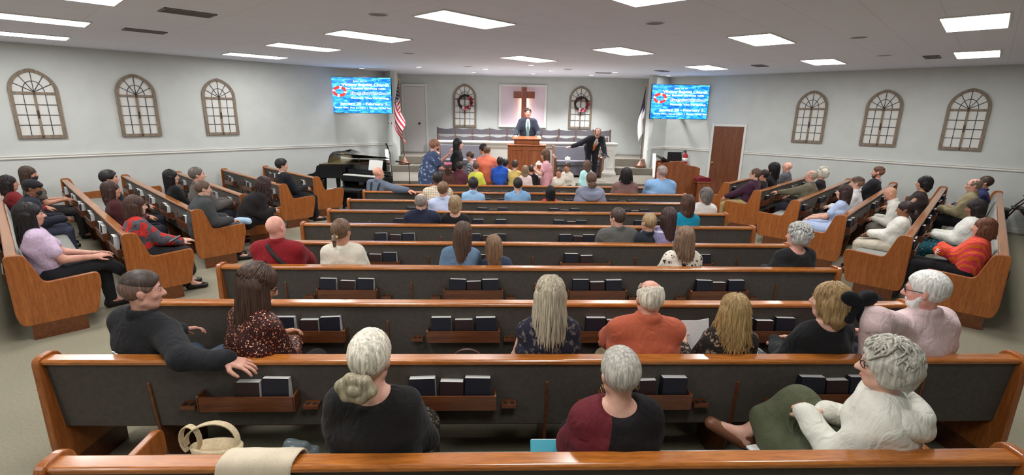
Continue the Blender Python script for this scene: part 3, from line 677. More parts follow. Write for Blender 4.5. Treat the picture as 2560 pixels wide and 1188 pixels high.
def cflag_mat():
    m, nt, b = nodes_of('christian_flag'); L = nt.links.new; uvn = nt.nodes.new('ShaderNodeUVMap'); sp = nt.nodes.new('ShaderNodeSeparateXYZ'); L(uvn.outputs[0], sp.inputs[0])
    lt = N(nt, 'ShaderNodeMath', operation='LESS_THAN', i_1=.5); L(sp.outputs[0], lt.inputs[0]); gt = N(nt, 'ShaderNodeMath', operation='GREATER_THAN', i_1=.30); L(sp.outputs[1], gt.inputs[0])
    an = N(nt, 'ShaderNodeMath', operation='MULTIPLY'); L(lt.outputs[0], an.inputs[0]); L(gt.outputs[0], an.inputs[1])
    def band(sock, lo, hi):
        a = N(nt, 'ShaderNodeMath', operation='GREATER_THAN', i_1=lo); L(sock, a.inputs[0]); c = N(nt, 'ShaderNodeMath', operation='LESS_THAN', i_1=hi); L(sock, c.inputs[0])
        m_ = N(nt, 'ShaderNodeMath', operation='MULTIPLY'); L(a.outputs[0], m_.inputs[0]); L(c.outputs[0], m_.inputs[1]); return m_.outputs[0]
    def mul(a, b_): m_ = N(nt, 'ShaderNodeMath', operation='MULTIPLY'); L(a, m_.inputs[0]); L(b_, m_.inputs[1]); return m_.outputs[0]
    v1 = mul(band(sp.outputs[0], .19, .25), band(sp.outputs[1], .52, .94)); v2 = mul(band(sp.outputs[0], .12, .32), band(sp.outputs[1], .74, .80))
    mxm = N(nt, 'ShaderNodeMath', operation='MAXIMUM'); L(v1, mxm.inputs[0]); L(v2, mxm.inputs[1])
    n = N(nt, 'ShaderNodeMix', data_type='RGBA'); L(an.outputs[0], n.inputs[0]); n.inputs[6].default_value = lin((205, 198, 198)); n.inputs[7].default_value = lin((38, 36, 60))
    n2 = N(nt, 'ShaderNodeMix', data_type='RGBA'); L(mxm.outputs[0], n2.inputs[0]); L(n.outputs[2], n2.inputs[6]); n2.inputs[7].default_value = lin((150, 30, 40))
    L(n2.outputs[2], b.inputs['Base Color']); b.inputs['Roughness'].default_value = .8; return m
flag('church_flag', (4.27, 14.88, .81), 2.36, cflag_mat(), 'white flag with navy corner on a pole by the right screen', -.02, 1.5, .86, (-.12, -.04), 1.1)
# ------------------------------------------------------------------ small wall things
for i, (x, z) in enumerate(((.16, 1.97), (.31, 1.97))):
    p = CL+(EL-CL)/np.linalg.norm(EL-CL)*x
    o = empty('electrical_outlet', (p[0], p[1], z), math.radians(135), 'white outlet plate on the left return wall, '+('left' if i == 0 else 'right')+' of two', 'outlet', 'outlets under the left screen')
    MB().box(-.045, .045, .001, .008, -.06, .06).build('plate', m_white, o, bevel=.002); MB().box(-.016, .016, .008, .012, -.03, .03).build('socket', m_black, o)
m_red = plain('extinguisher_red', (176, 30, 36), .35)
p = uv2(AR-.12, 6.75)
ex = empty('fire_extinguisher', (p[0], p[1], .80), math.radians(135), 'red fire extinguisher on the wall beside the brown door', 'extinguisher')
MB().lathe([(.0, 0), (.07, 0), (.075, .02), (.075, .33), (.06, .38), (.025, .41), (.025, .43), (0, .43)], n=18).build('cylinder', m_red, ex)
MB().lathe([(.0765, .16), (.0765, .27)], n=18).build('paper_label', m_pages, ex)
MB().tube([(0, 0, .42), (0, 0, .47)], .02, 10).box(-.015, .015, .0, .13, .47, .485).box(-.015, .015, .0, .11, .50, .512).build('valve_handle', m_black, ex)
MB().tube([(.02, 0, .45), (.09, .02, .44), (.11, .03, .3), (.09, .05, .15)], .012, 8).build('hose', m_black, ex)
# ------------------------------------------------------------------ people: smooth implicit bodies
def V3(*a): return np.array(a, float)
def unit(v): return v/(np.linalg.norm(v)+1e-12)
class Field:
    def __init__(self): self.pr = []; self.clips = []; self.subs = []; self.noise = None
    def cap(self, a, b, r1, r2, k=.03, side=None, q=1.0):
        a, b = np.asarray(a, float), np.asarray(b, float); rm = max(r1, r2)*max(1, q)
        self.pr.append((0, a, b, r1, r2, side, q, k, np.minimum(a, b)-rm, np.maximum(a, b)+rm)); return self
    def ell(self, c, R, rad, k=.02):
        c = np.asarray(c, float); rm = max(rad); self.pr.append((1, c, R, np.asarray(rad, float), 0, 0, 0, k, c-rm, c+rm)); return self
    def sub(self, c, R, rad, k=.01): self.subs.append((np.asarray(c, float), R, np.asarray(rad, float), k)); return self
    def clip(self, p, n): self.clips.append((np.asarray(p, float), unit(np.asarray(n, float)))); return self
    @staticmethod
    def d_ell(X, Y, Z, c, R, rad):
        x, y, z = X-c[0], Y-c[1], Z-c[2]
        u = (x*R[0][0]+y*R[0][1]+z*R[0][2])/rad[0]; v = (x*R[1][0]+y*R[1][1]+z*R[1][2])/rad[1]; w = (x*R[2][0]+y*R[2][1]+z*R[2][2])/rad[2]
        k0 = np.sqrt(u*u+v*v+w*w)+1e-9; k1 = np.sqrt((u/rad[0])**2+(v/rad[1])**2+(w/rad[2])**2)+1e-9
        return k0*(k0-1)/k1
    def ev(self, p, X, Y, Z):
        if p[0] == 1: return Field.d_ell(X, Y, Z, p[1], p[2], p[3])
        a, b, r1, r2, side, q = p[1:7]; ba = b-a; L = ba@ba+1e-12
        x, y, z = X-a[0], Y-a[1], Z-a[2]; t = np.clip((x*ba[0]+y*ba[1]+z*ba[2])/L, 0, 1)
        x, y, z = x-t*ba[0], y-t*ba[1], z-t*ba[2]
        if side is not None:
            s = (x*side[0]+y*side[1]+z*side[2])*(1/q-1); x, y, z = x+side[0]*s, y+side[1]*s, z+side[2]*s
        return np.sqrt(x*x+y*y+z*z)-(r1+(r2-r1)*t)
    def value(self, p):
        D = .5
        for q in self.pr:
            d = float(self.ev(q, p[0], p[1], p[2])); k = q[7]; hh = min(1, max(0, .5+.5*(d-D)/k)); D = d+(D-d)*hh-k*hh*(1-hh)
        return D
    def mesh(self, h):
        lo = np.min([p[8] for p in self.pr], axis=0)-3*h; hi = np.max([p[9] for p in self.pr], axis=0)+3*h
        n = np.ceil((hi-lo)/h).astype(int)+1; D = np.full(n, .5, np.float32)
        ax = [lo[i]+h*np.arange(n[i]) for i in range(3)]
        for p in self.pr:
            k = p[7]; m = k+2.5*h
            i0 = np.maximum(np.floor((p[8]-m-lo)/h).astype(int), 0); i1 = np.minimum(np.ceil((p[9]+m-lo)/h).astype(int)+1, n)
            X, Y, Z = ax[0][i0[0]:i1[0], None, None], ax[1][None, i0[1]:i1[1], None], ax[2][None, None, i0[2]:i1[2]]
            d = self.ev(p, X, Y, Z).astype(np.float32); s = (slice(i0[0], i1[0]), slice(i0[1], i1[1]), slice(i0[2], i1[2])); a = D[s]
            hh = np.clip(.5+.5*(d-a)/k, 0, 1); D[s] = d+(a-d)*hh-k*hh*(1-hh)
        X, Y, Z = ax[0][:, None, None], ax[1][None, :, None], ax[2][None, None, :]
        if self.noise is not None: D = D+self.noise(X, Y, Z).astype(np.float32)
        for c, R, rad, k in self.subs:
            d = -Field.d_ell(X, Y, Z, c, R, rad).astype(np.float32); hh = np.clip(.5-.5*(d-D)/k, 0, 1); D = d+(D-d)*hh+k*hh*(1-hh)
        for p, nn in self.clips: D = np.maximum(D, ((X-p[0])*nn[0]+(Y-p[1])*nn[1]+(Z-p[2])*nn[2]).astype(np.float32))
        return surface_nets(D, lo, h)
def surface_nets(D, lo, h):
    I = D < 0; c = I[:-1, :-1, :-1].astype(np.uint8)
    for dx, dy, dz in ((1, 0, 0), (0, 1, 0), (0, 0, 1), (1, 1, 0), (1, 0, 1), (0, 1, 1), (1, 1, 1)):
        c = c+I[dx:I.shape[0]-1+dx, dy:I.shape[1]-1+dy, dz:I.shape[2]-1+dz]
    act = np.argwhere((c > 0) & (c < 8))
    if len(act) == 0: return np.zeros((0, 3)), np.zeros((0, 4), int)
    idx = -np.ones(c.shape, np.int32); idx[tuple(act.T)] = np.arange(len(act))
    cor = [(a, b, d) for a in (0, 1) for b in (0, 1) for d in (0, 1)]
    vals = np.stack([D[act[:, 0]+a, act[:, 1]+b, act[:, 2]+d] for a, b, d in cor], 1)
    acc = np.zeros((len(act), 3)); cnt = np.zeros(len(act)); C = np.array(cor, float)
    for i in range(8):
        for j in range(i+1, 8):
            if np.abs(C[i]-C[j]).sum() != 1: continue
            m = (vals[:, i] < 0) != (vals[:, j] < 0); t = vals[m, i]/(vals[m, i]-vals[m, j])
            acc[m] += C[i]+(C[j]-C[i])*t[:, None]; cnt[m] += 1
    P = lo+h*(act+acc/np.maximum(cnt, 1)[:, None]); F = []
    for axn in range(3):
        s0 = [slice(1, -1)]*3; s0[axn] = slice(0, -1); s1 = [slice(1, -1)]*3; s1[axn] = slice(1, None)
        A, B = I[tuple(s0)], I[tuple(s1)]; E = np.argwhere(A != B)
        if len(E) == 0: continue
        fl = A[tuple(E.T)]; off = np.ones(3, int); off[axn] = 0; E = E+off
        u, v = [(1, 2), (2, 0), (0, 1)][axn]; du = np.zeros(3, int); du[u] = 1; dv = np.zeros(3, int); dv[v] = 1
        q = np.stack([idx[tuple((E-du-dv).T)], idx[tuple((E-dv).T)], idx[tuple(E.T)], idx[tuple((E-du).T)]], 1)
        q[~fl] = q[~fl][:, ::-1]; F.append(q)
    F = np.concatenate(F); return P, F[(F >= 0).all(1)]
def relax(P, F, n=1, lam=.5):
    if not len(P): return P
    for _ in range(n):
        S = np.zeros_like(P); c = np.zeros(len(P))
        for a, b in ((0, 1), (1, 2), (2, 3), (3, 0)):
            for i in range(3):
                S[:, i] += np.bincount(F[:, a], P[F[:, b], i], len(P))+np.bincount(F[:, b], P[F[:, a], i], len(P))
            c += np.bincount(F[:, a], minlength=len(P))+np.bincount(F[:, b], minlength=len(P))
        P = P+lam*(S/np.maximum(c, 1)[:, None]-P)
    return P
class Soup:
    """several quad meshes with material slots -> one mesh object"""
    def __init__(self): self.P = []; self.F = []; self.M = []; self.n = 0
    def add(self, P, F, mi=0):
        if len(P) == 0: return
        self.P.append(np.asarray(P, float)); self.F += (np.asarray(F)+self.n).tolist() if not isinstance(F, list) else [tuple(i+self.n for i in f) for f in F]
        self.M += [mi]*len(F); self.n += len(P)
    def mb(self, m, mi=0): self.add(np.array([tuple(map(float, p)) for p in m.v]), list(m.f), mi)
    def build(self, name, mats, parent):
        if not self.n: return None
        me = bpy.data.meshes.new(name); P = np.concatenate(self.P)
        me.from_pydata(P.tolist(), [], self.F); me.polygons.foreach_set('use_smooth', [True]*len(me.polygons)); me.polygons.foreach_set('material_index', self.M); me.update()
        return link_mesh(name, me, mats, parent)
def strands(paths, r0, n=5):
    """many tapered strand tubes at once; paths (S,K,3)"""
    paths = np.asarray(paths, float); Sn, K, _ = paths.shape; t = np.gradient(paths, axis=1); t /= np.linalg.norm(t, axis=2, keepdims=True)+1e-9
    ref = np.array([.3, .2, .93]); u = np.cross(t, ref); u /= np.linalg.norm(u, axis=2, keepdims=True)+1e-9; w = np.cross(t, u)
    r = (np.asarray(r0).reshape(-1, 1)*np.linspace(1, .45, K)**.7)[:, :, None]; r[:, -1] *= .15; ring = []
    for j in range(n):
        a = 2*math.pi*j/n; ring.append(paths+(u*math.cos(a)+w*math.sin(a))*r)
    P = np.stack(ring, 2).reshape(-1, 3); b = np.arange(Sn)[:, None, None]*K*n; i = np.arange(K-1)[None, :, None]*n; j = np.arange(n)[None, None, :]; j2 = (j+1) % n
    F = np.stack([b+i+j, b+i+j2, b+i+n+j2, b+i+n+j], -1).reshape(-1, 4); return P, F
def hair_mat(c, light=1.18, dark=.78):
    key = 'hair_%d_%d_%d' % tuple(c)
    if key in MATS: return MATS[key]
    m, nt, b = nodes_of(key); co = coords(nt, (45, 45, 3.5)); t = N(nt, 'ShaderNodeTexNoise', i_Scale=2.0, i_Detail=4.0); nt.links.new(co, t.inputs[0])
    r = ramp(nt, t.outputs[0], [(.3, tuple(x*dark for x in c)), (.5, c), (.72, tuple(min(255, x*light+8) for x in c))]); nt.links.new(r.outputs[0], b.inputs['Base Color'])
    b.inputs['Roughness'].default_value = .5; b.inputs['Specular IOR Level'].default_value = .35; bump(nt, b, t.outputs[0], .18, .004); MATS[key] = m; return m
def skin_mat(c):
    key = 'skin_%d_%d_%d' % tuple(c)
    if key in MATS: return MATS[key]
    m, nt, b = nodes_of(key); t = N(nt, 'ShaderNodeTexNoise', i_Scale=14.0, i_Detail=4.0); nt.links.new(coords(nt), t.inputs[0])
    r = ramp(nt, t.outputs[0], [(.3, tuple(x*f for x, f in zip(c, (.94, .88, .86)))), (.7, tuple(min(255, x*1.04) for x in c))]); nt.links.new(r.outputs[0], b.inputs['Base Color'])
    b.inputs['Roughness'].default_value = .5; b.inputs['Specular IOR Level'].default_value = .4; b.inputs['Subsurface Weight'].default_value = .0; MATS[key] = m; return m
def wrinkle(m):
    nt = m.node_tree; b = nt.nodes['Principled BSDF']; co = coords(nt, (1, 1, .55)); t = N(nt, 'ShaderNodeTexNoise', i_Scale=11.0, i_Detail=3.0, i_Roughness=.5, i_Distortion=1.6); nt.links.new(co, t.inputs[0])
    n = nt.nodes.new('ShaderNodeBump'); n.inputs['Strength'].default_value = .55; n.inputs['Distance'].default_value = .03; nt.links.new(t.outputs[0], n.inputs['Height'])
    old = b.inputs['Normal'].links
    if old: nt.links.new(old[0].from_socket, n.inputs['Normal'])
    nt.links.new(n.outputs[0], b.inputs['Normal'])
def cloth_mat(spec):
    """spec: colour tuple, or (kind, colours...)"""
    key = 'cloth_'+str(spec)
    if key in MATS: return MATS[key]
    if isinstance(spec[0], (int, float)):
        m = fabric(key, spec, .05, .9, 300, .25, 9.0); wrinkle(m); return m
    kind, c0, c1 = spec[0], spec[1], spec[2]; m, nt, b = nodes_of(key[:60]); L = nt.links.new; b.inputs['Roughness'].default_value = .85; b.inputs['Specular IOR Level'].default_value = .25
    def mixc(f, a, c):
        n = N(nt, 'ShaderNodeMix', data_type='RGBA'); L(f, n.inputs[0])
        for i, q in ((6, a), (7, c)):
            if isinstance(q, tuple): n.inputs[i].default_value = lin(q)
            else: L(q, n.inputs[i])
        return n.outputs[2]
    if kind == 'floral':
        sc = spec[4] if len(spec) > 4 else 16
        co = coords(nt); v = N(nt, 'ShaderNodeTexVoronoi', i_Scale=float(sc)); nz = N(nt, 'ShaderNodeTexNoise', i_Scale=float(sc)*2, i_Detail=2.0); L(co, nz.inputs[0])
        mv = N(nt, 'ShaderNodeMix', data_type='VECTOR'); mv.inputs[0].default_value = .06; L(co, mv.inputs[4]); L(nz.outputs[1], mv.inputs[5]); L(mv.outputs[1], v.inputs[0])
        tq = spec[5] if len(spec) > 5 else .30; r = ramp(nt, v.outputs['Distance'], [(.0, c1), (tq, c1), (tq+.04, c0), (1, c0)], 'LINEAR'); col = r.outputs[0]
        if len(spec) > 3:
            v2 = N(nt, 'ShaderNodeTexVoronoi', i_Scale=float(sc)*1.7); L(mv.outputs[1], v2.inputs[0]); lt = N(nt, 'ShaderNodeMath', operation='LESS_THAN', i_1=.22); L(v2.outputs['Distance'], lt.inputs[0]); col = mixc(lt.outputs[0], col, spec[3])
        L(col, b.inputs['Base Color'])
    elif kind == 'plaid':
        co = coords(nt); sp = nt.nodes.new('ShaderNodeSeparateXYZ'); L(co, sp.inputs[0]); acc = None
        for i, axk in enumerate((0, 2)):
            f = N(nt, 'ShaderNodeMath', operation='MULTIPLY', i_1=float(spec[3] if len(spec) > 3 else 28)); L(sp.outputs[axk], f.inputs[0]); fr = N(nt, 'ShaderNodeMath', operation='FRACT'); L(f.outputs[0], fr.inputs[0]); lt = N(nt, 'ShaderNodeMath', operation='LESS_THAN', i_1=.38); L(fr.outputs[0], lt.inputs[0])
            if acc is None: acc = lt.outputs[0]
            else: ad = N(nt, 'ShaderNodeMath', operation='ADD'); L(acc, ad.inputs[0]); L(lt.outputs[0], ad.inputs[1]); hf = N(nt, 'ShaderNodeMath', operation='MULTIPLY', i_1=.5); L(ad.outputs[0], hf.inputs[0]); acc = hf.outputs[0]
        L(mixc(acc, c0, c1), b.inputs['Base Color'])
    elif kind == 'stripe':
        co = coords(nt); sp = nt.nodes.new('ShaderNodeSeparateXYZ'); L(co, sp.inputs[0]); f = N(nt, 'ShaderNodeMath', operation='MULTIPLY', i_1=float(spec[3] if len(spec) > 3 else 9)); L(sp.outputs[2], f.inputs[0]); fr = N(nt, 'ShaderNodeMath', operation='FRACT'); L(f.outputs[0], fr.inputs[0]); lt = N(nt, 'ShaderNodeMath', operation='LESS_THAN', i_1=.14); L(fr.outputs[0], lt.inputs[0]); L(mixc(lt.outputs[0], c0, c1), b.inputs['Base Color'])
    elif kind == 'halves':
        co = coords(nt); sp = nt.nodes.new('ShaderNodeSeparateXYZ'); L(co, sp.inputs[0]); sl_ = N(nt, 'ShaderNodeMath', operation='MULTIPLY_ADD', i_1=-float(spec[3])); L(sp.outputs[2], sl_.inputs[0]); L(sp.outputs[0], sl_.inputs[2]); lt = N(nt, 'ShaderNodeMath', operation='LESS_THAN', i_1=float(spec[4])); L(sl_.outputs[0], lt.inputs[0]); L(mixc(lt.outputs[0], c0, c1), b.inputs['Base Color'])
    elif kind == 'bands':
        co = coords(nt, rot=(0, .5, 0)); w = N(nt, 'ShaderNodeTexWave', i_Scale=float(spec[3] if len(spec) > 3 else 5), i_Distortion=5.0, i_Detail=2.0); L(co, w.inputs[0]); r = ramp(nt, w.outputs[1], [(.35, c0), (.6, c1)]); L(r.outputs[0], b.inputs['Base Color'])
    elif kind == 'sequin':
        co = coords(nt); v = N(nt, 'ShaderNodeTexVoronoi', i_Scale=130.0); L(co, v.inputs[0]); sp = nt.nodes.new('ShaderNodeSeparateColor'); L(v.outputs['Color'], sp.inputs[0]); r = ramp(nt, sp.outputs[0], [(.0, c0), (.86, c0), (.90, c1), (1, (244, 196, 160))]); L(r.outputs[0], b.inputs['Base Color'])
        r2 = ramp(nt, sp.outputs[1], [(.0, (90, 90, 90)), (1, (170, 170, 170))]); L(r2.outputs[0], b.inputs['Roughness']); b.inputs['Metallic'].default_value = .25
        nm = N(nt, 'ShaderNodeBump'); nm.inputs['Strength'].default_value = .8; nm.inputs['Distance'].default_value = .004; L(v.outputs['Distance'], nm.inputs['Height']); L(nm.outputs[0], b.inputs['Normal'])
    if kind != 'sequin': wrinkle(m)
    MATS[key] = m; return m
m_eye = plain('eye_dark', (30, 22, 18), .25); m_eyew = plain('eye_white', (206, 198, 192), .4); m_shoe = plain('shoe_black', (22, 20, 20), .35)
def rotm(yaw, pitch, roll):
    """rows: right, forward, up.  yaw>0 turns left, pitch>0 looks down, roll>0 tips to the right"""
    y, p, r = (math.radians(a) for a in (yaw, pitch, roll))
    f = V3(-math.sin(y)*math.cos(p), math.cos(y)*math.cos(p), -math.sin(p)); rt = V3(math.cos(y), math.sin(y), 0); up = np.cross(rt, f)
    return np.array([rt*math.cos(r)-up*math.sin(r), f, up*math.cos(r)+rt*math.sin(r)])
def ik(a, t, l1, l2, pole):
    d = t-a; D = np.linalg.norm(d); D2 = min(D, (l1+l2)*.995); u = unit(d); x = (l1*l1-l2*l2+D2*D2)/(2*D2); hgt = math.sqrt(max(l1*l1-x*x, 0)); p = unit(pole-u*(pole@u))
    return a+u*x+p*hgt, a+u*D2
def skeleton(P, s):
    hs = math.sqrt(s)*P.get('hs', 1.0); lean, sl, tw = math.radians(P.get('lean', 12 if P.get('sit', True) else 2)), math.radians(P.get('slean', 0)), math.radians(P.get('twist', 0)); J = {'s': s, 'hs': hs}
    sit = P.get('sit', True); pz = .45+.10*s if sit else P.get('pz', .93*s); J['pel'] = V3(0, 0, pz)
    up = unit(V3(math.sin(sl), -math.sin(lean)*math.cos(sl), math.cos(lean)*math.cos(sl))); side = V3(math.cos(tw), math.sin(tw), 0); side = unit(side-up*(side@up)); fwd = np.cross(up, side)
    side0 = V3(1, 0, 0); J.update(up=up, side=side, fwd=fwd); curve = fwd*P.get('hunch', .02)*s
    J['bel'] = J['pel']+up*.14*s; J['che'] = J['pel']+up*.30*s+curve*.4; J['nk'] = J['pel']+up*.47*s+curve
    w = P.get('w', 1.0); J['w'] = w
    for i, sg in ((0, -1), (1, 1)):
        J['sh%d' % i] = J['nk']-up*.070*s+side*sg*(.120 if P.get('fem') else .146)*s*(.55+.45*w)+V3(0, 0, P.get('shrug', 0))
        J['hp%d' % i] = J['pel']+side0*sg*.09*s*w
    hy, hp, hr = P.get('head', (0, 0, 0)); J['HR'] = rotm(hy+P.get('twist', 0), hp, hr); nd = unit(up*.55+V3(0, 0, 1)*.45+fwd*P.get('neckf', .10)+J['HR'][1]*.12)
    J['hb'] = J['nk']+nd*.055*hs; J['hc'] = J['hb']+unit(nd+J['HR'][2])*.100*hs; J['top'] = J['hc']+V3(0, 0, .118*hs)
    return J
ARM = {'lap': V3(.09, .30, .17), 'side': V3(.26, .03, -.10), 'knee': V3(.14, .40, .13), 'fold': V3(-.06, .26, .24), 'front': V3(.10, .34, .30), 'rest': V3(.24, .10, .02), 'desk': V3(.34, .42, .20), 'clasp': V3(.03, .30, .15)}
def hand_mesh(W, d, n, s, sg, curl=.35, spread=.12, thumb=.6, h=.006, fist=False, fd=None):
    """palm and five fingers; d fingers' direction, n back of the hand, sg -1 left hand, 1 right hand (thumb side)"""
    d = unit(d); n = unit(n-d*(n@d)); t = np.cross(d, n)*(-sg)*-1.0; t = t if True else -t; F = Field(); L = s
    th = -sg*np.cross(n, d)                                            # thumb side
    F.cap(W-(d if fd is None else fd)*.045*L, W, .024*L, .026*L, .012); F.cap(W, W+d*.012*L, .026*L, .026*L, .012, th, 1.22)
    kn = []
    for i, (o, ln) in enumerate(((.030, .088), (.010, .092), (-.010, .088), (-.029, .080))):
        k = W+d*ln*L+th*o*L; kn.append(k); F.cap(W+th*o*.55*L+d*.012*L, k, .0155*L, .0125*L, .012)
    for i, (o, l0) in enumerate(((.030, .072), (.010, .080), (-.010, .074), (-.029, .058))):
        a = kn[i]; dd = unit(d+th*spread*(o/.03)*.8); c = curl*(1+.12*i); lens = (l0*.48, l0*.30, l0*.25); r = .0098 if i < 3 else .0085
        for j, ll in enumerate(lens):
            an = c*(j+.6) if not fist else c*(j+1)*1.5; v = dd*math.cos(an)-n*math.sin(an); b = a+v*ll*L; F.cap(a, b, r*L*(1-.08*j), r*L*(.93-.08*j), .004); a = b
    a = W+th*.022*L+d*.018*L-n*.004*L; v = unit(d*.62+th*thumb-n*.25); b = a+v*.042*L; F.cap(a, b, .0150*L, .0118*L, .010); v = unit(d*.85+th*.28*thumb-n*.35); c2 = b+v*.03*L; F.cap(b, c2, .0115*L, .0105*L, .004); F.cap(c2, c2+unit(d*.9+th*.1-n*.35)*.024*L, .0102*L, .0085*L, .004)
    P_, F_ = F.mesh(h); return relax(P_, F_, 1, .4), F_
def head_field(F, J, P):
    R, c, k = J['HR'], J['hc'], J['hs']; at = lambda x, y, z: c+(R[0]*x+R[1]*y+R[2]*z)*k
    fem = P.get('fem', False); jw = .052 if fem else .058
    F.ell(at(0, -.014, .028), R, (.073*k, .097*k, .090*k), .02); F.ell(at(0, .028, -.022), R, (.062*k, .068*k, .092*k), .025); F.ell(at(0, .045, -.082), R, (jw*.72*k, .036*k, .034*k), .025)
    F.cap(at(-.045, .0, -.06), at(-.02, .06, -.09), .026*k, .02*k, .02); F.cap(at(.045, .0, -.06), at(.02, .06, -.09), .026*k, .02*k, .02)
    F.cap(at(0, .088, .012), at(0, .112, -.026), .009*k, .0135*k, .008); F.ell(at(-.011, .1, -.032), R, (.010*k, .011*k, .008*k), .006); F.ell(at(.011, .1, -.032), R, (.010*k, .011*k, .008*k), .006)
    F.cap(at(-.034, .078, .022), at(.034, .078, .022), .011*k, .011*k, .012); F.cap(at(-.016, .082, -.060), at(.016, .082, -.060), .0095*k, .0095*k, .008); F.cap(at(-.013, .08, -.072), at(.013, .08, -.072), .010*k, .010*k, .008)
    for sg in (-1, 1):
        F.ell(at(sg*.076, -.008, -.012), R, (.009*k, .020*k, .031*k), .006); F.ell(at(sg*.084, -.018, -.002), R, (.007*k, .014*k, .022*k), .006)
        F.ell(at(sg*.04, .060, -.026), R, (.02*k, .018*k, .018*k), .02)
def make_person(P):
    """P: pos (x,y of the head), rz, top (z of the crown), base z; see the list below"""
    base = P.get('base', 0.0); target = P['top']-base; lo_, hi_ = .3, 1.6
    if 's' in P: lo_ = hi_ = P['s']
    for _ in range(24 if 's' not in P else 0):
        mid = (lo_+hi_)/2; Jm = skeleton(P, mid)
        if Jm['top'][2] > target: hi_ = mid
        else: lo_ = mid
    J = skeleton(P, (lo_+hi_)/2); s, hs, w = J['s'], J['hs'], J['w']; sit = P.get('sit', True); rz = math.radians(P.get('rz', 0)); hb, hm = P.get('h', (.016, .02))
    up, side, fwd = J['up'], J['side'], J['fwd']
    hx, hy = J['hc'][0], J['hc'][1]; cx, cy = P['pos'][0]-(hx*math.cos(rz)-hy*math.sin(rz)), P['pos'][1]-(hx*math.sin(rz)+hy*math.cos(rz))
    root = empty('person', (cx, cy, base), rz, P['label'], 'person', P.get('group', 'seated congregation'))
    inv = lambda q: np.array([(q[0]-cx)*math.cos(-rz)-(q[1]-cy)*math.sin(-rz), (q[0]-cx)*math.sin(-rz)+(q[1]-cy)*math.cos(-rz), q[2]-base])
    # legs
    for i, sg in ((0, -1), (1, 1)):
        hp = J['hp%d' % i]
        if sit:
            lg = P.get('legs', {}).get(i)
            if lg: J['kn%d' % i], J['an%d' % i] = np.array(lg[0]), np.array(lg[1])
            else:
                sp_ = P.get('spread', .11); kf = .43*s; J['kn%d' % i] = V3(sg*sp_*s*(1.15 if w > 1.1 else 1), kf, .455+.05*s); J['an%d' % i] = V3(sg*sp_*s, kf+.03, max(.085, .50-.44*s))
        else:
            st = P.get('stride', 0)*sg; J['kn%d' % i] = V3(sg*.095*s, .02+st*.5, J['pel'][2]*.53); J['an%d' % i] = V3(sg*.10*s, -.02+st, .085*s)
        lg = P.get('toes', {}).get(i); J['to%d' % i] = J['an%d' % i]+(np.array(lg) if lg else V3(sg*.03, .15*s, -.05*s))
    # arms
    hands = []
    for i, sg in ((0, -1), (1, 1)):
        a = P.get('armL' if i == 0 else 'armR', P.get('arms', 'lap' if sit else 'side')); shd = J['sh%d' % i]; pole = V3(sg*.42, -.25, -.85)
        if isinstance(a, dict):
            t = inv(a['at']) if 'at' in a else np.array(a['loc'])*1.0; pole = np.array(a.get('pole', pole)); hd = a
        else:
            q = ARM[a]; t = (J['pel'] if a != 'desk' else J['pel'])+(side*sg*q[0]+V3(0, 1, 0)*q[1]+V3(0, 0, 1)*q[2])*s if a != 'side' else shd+V3(sg*.07, .06, -.50)*s; hd = {}
        el, wr = ik(shd, t, .285*s, .25*s, pole); J['el%d' % i], J['wr%d' % i] = el, wr; hands.append((i, sg, hd))
    # body
    B = Field(); wd = w
    B.cap(J['hp0'], J['hp1'], .10*s*wd**.5, .10*s*wd**.5, .05); B.cap(J['pel'], J['bel'], .105*s*wd, .10*s*wd, .06, side, 1.32); B.cap(J['bel'], J['che'], .10*s*wd, .108*s*wd**.7, .06, side, 1.38); B.cap(J['che'], J['nk']-up*.07*s, .108*s*wd**.7, .082*s, .05, side, 1.5)
    B.cap(J['sh0'], J['sh1'], .052*s, .052*s, .05); [B.cap(J['nk']+up*.005*s, J['nk']*.45+J['sh%d' % i]*.55+up*.018*s, .034*s, .036*s, .04) for i in (0, 1)]; B.cap(J['nk']-up*.05*s, J['hb'], .053*hs*wd**.3, .047*hs*wd**.3, .03); B.cap(J['hb']-J['HR'][2]*.01, J['hc']-J['HR'][1]*.015*hs, .050*hs*wd**.3, .05*hs, .02)
    for i in (0, 1):
        B.cap(J['sh%d' % i], J['el%d' % i], .052*s*wd**.6, .04*s*wd**.4, .03); B.cap(J['el%d' % i], J['wr%d' % i], .041*s*wd**.4, .027*s, .02)
        B.cap(J['hp%d' % i], J['kn%d' % i], .088*s*wd**.6, .058*s, .04); B.cap(J['kn%d' % i], J['an%d' % i], .056*s, .036*s, .03); B.cap(J['an%d' % i], J['to%d' % i], .036*s, .03*s, .03); B.cap(J['an%d' % i]-V3(0, .03*s, .03*s), J['an%d' % i], .034*s, .036*s, .02)
    head_field(B, J, P); Pb, Fb = B.mesh(hb); Pb = relax(Pb, Fb, 1, .35); S = Soup(); S.add(Pb, Fb, 0)
    for i, sg, hd in hands:
        el, wr = J['el%d' % i], J['wr%d' % i]; fd = unit(wr-el); d = np.array(hd['dir']) if 'dir' in hd else unit(fd*.8+V3(-sg*.25, .1, -.25)); n = np.array(hd['nrm']) if 'nrm' in hd else V3(sg*.35, .15, 1.0)
        hp_, hf_ = hand_mesh(wr, d, n, s*hd.get('size', 1.0), sg, hd.get('curl', .38), hd.get('spread', .12), hd.get('thumb', .6), .0055 if hb < .012 else .0075, hd.get('fist', False), fd); S.add(hp_, hf_, 0)
    R, c, k = J['HR'], J['hc'], hs; at = lambda x, y, z: c+(R[0]*x+R[1]*y+R[2]*z)*k
    fm = MB()
    for sg in (-1, 1): fm.ball(at(sg*.030, .080, .006), (.0115*k, .0095*k, .0065*k), 8, 6, rot=R)
    S.mb(fm, 2); fm = MB()
    for sg in (-1, 1): fm.ball(at(sg*.030, .0858, .006), (.0058*k, .0055*k, .006*k), 8, 6, rot=R)
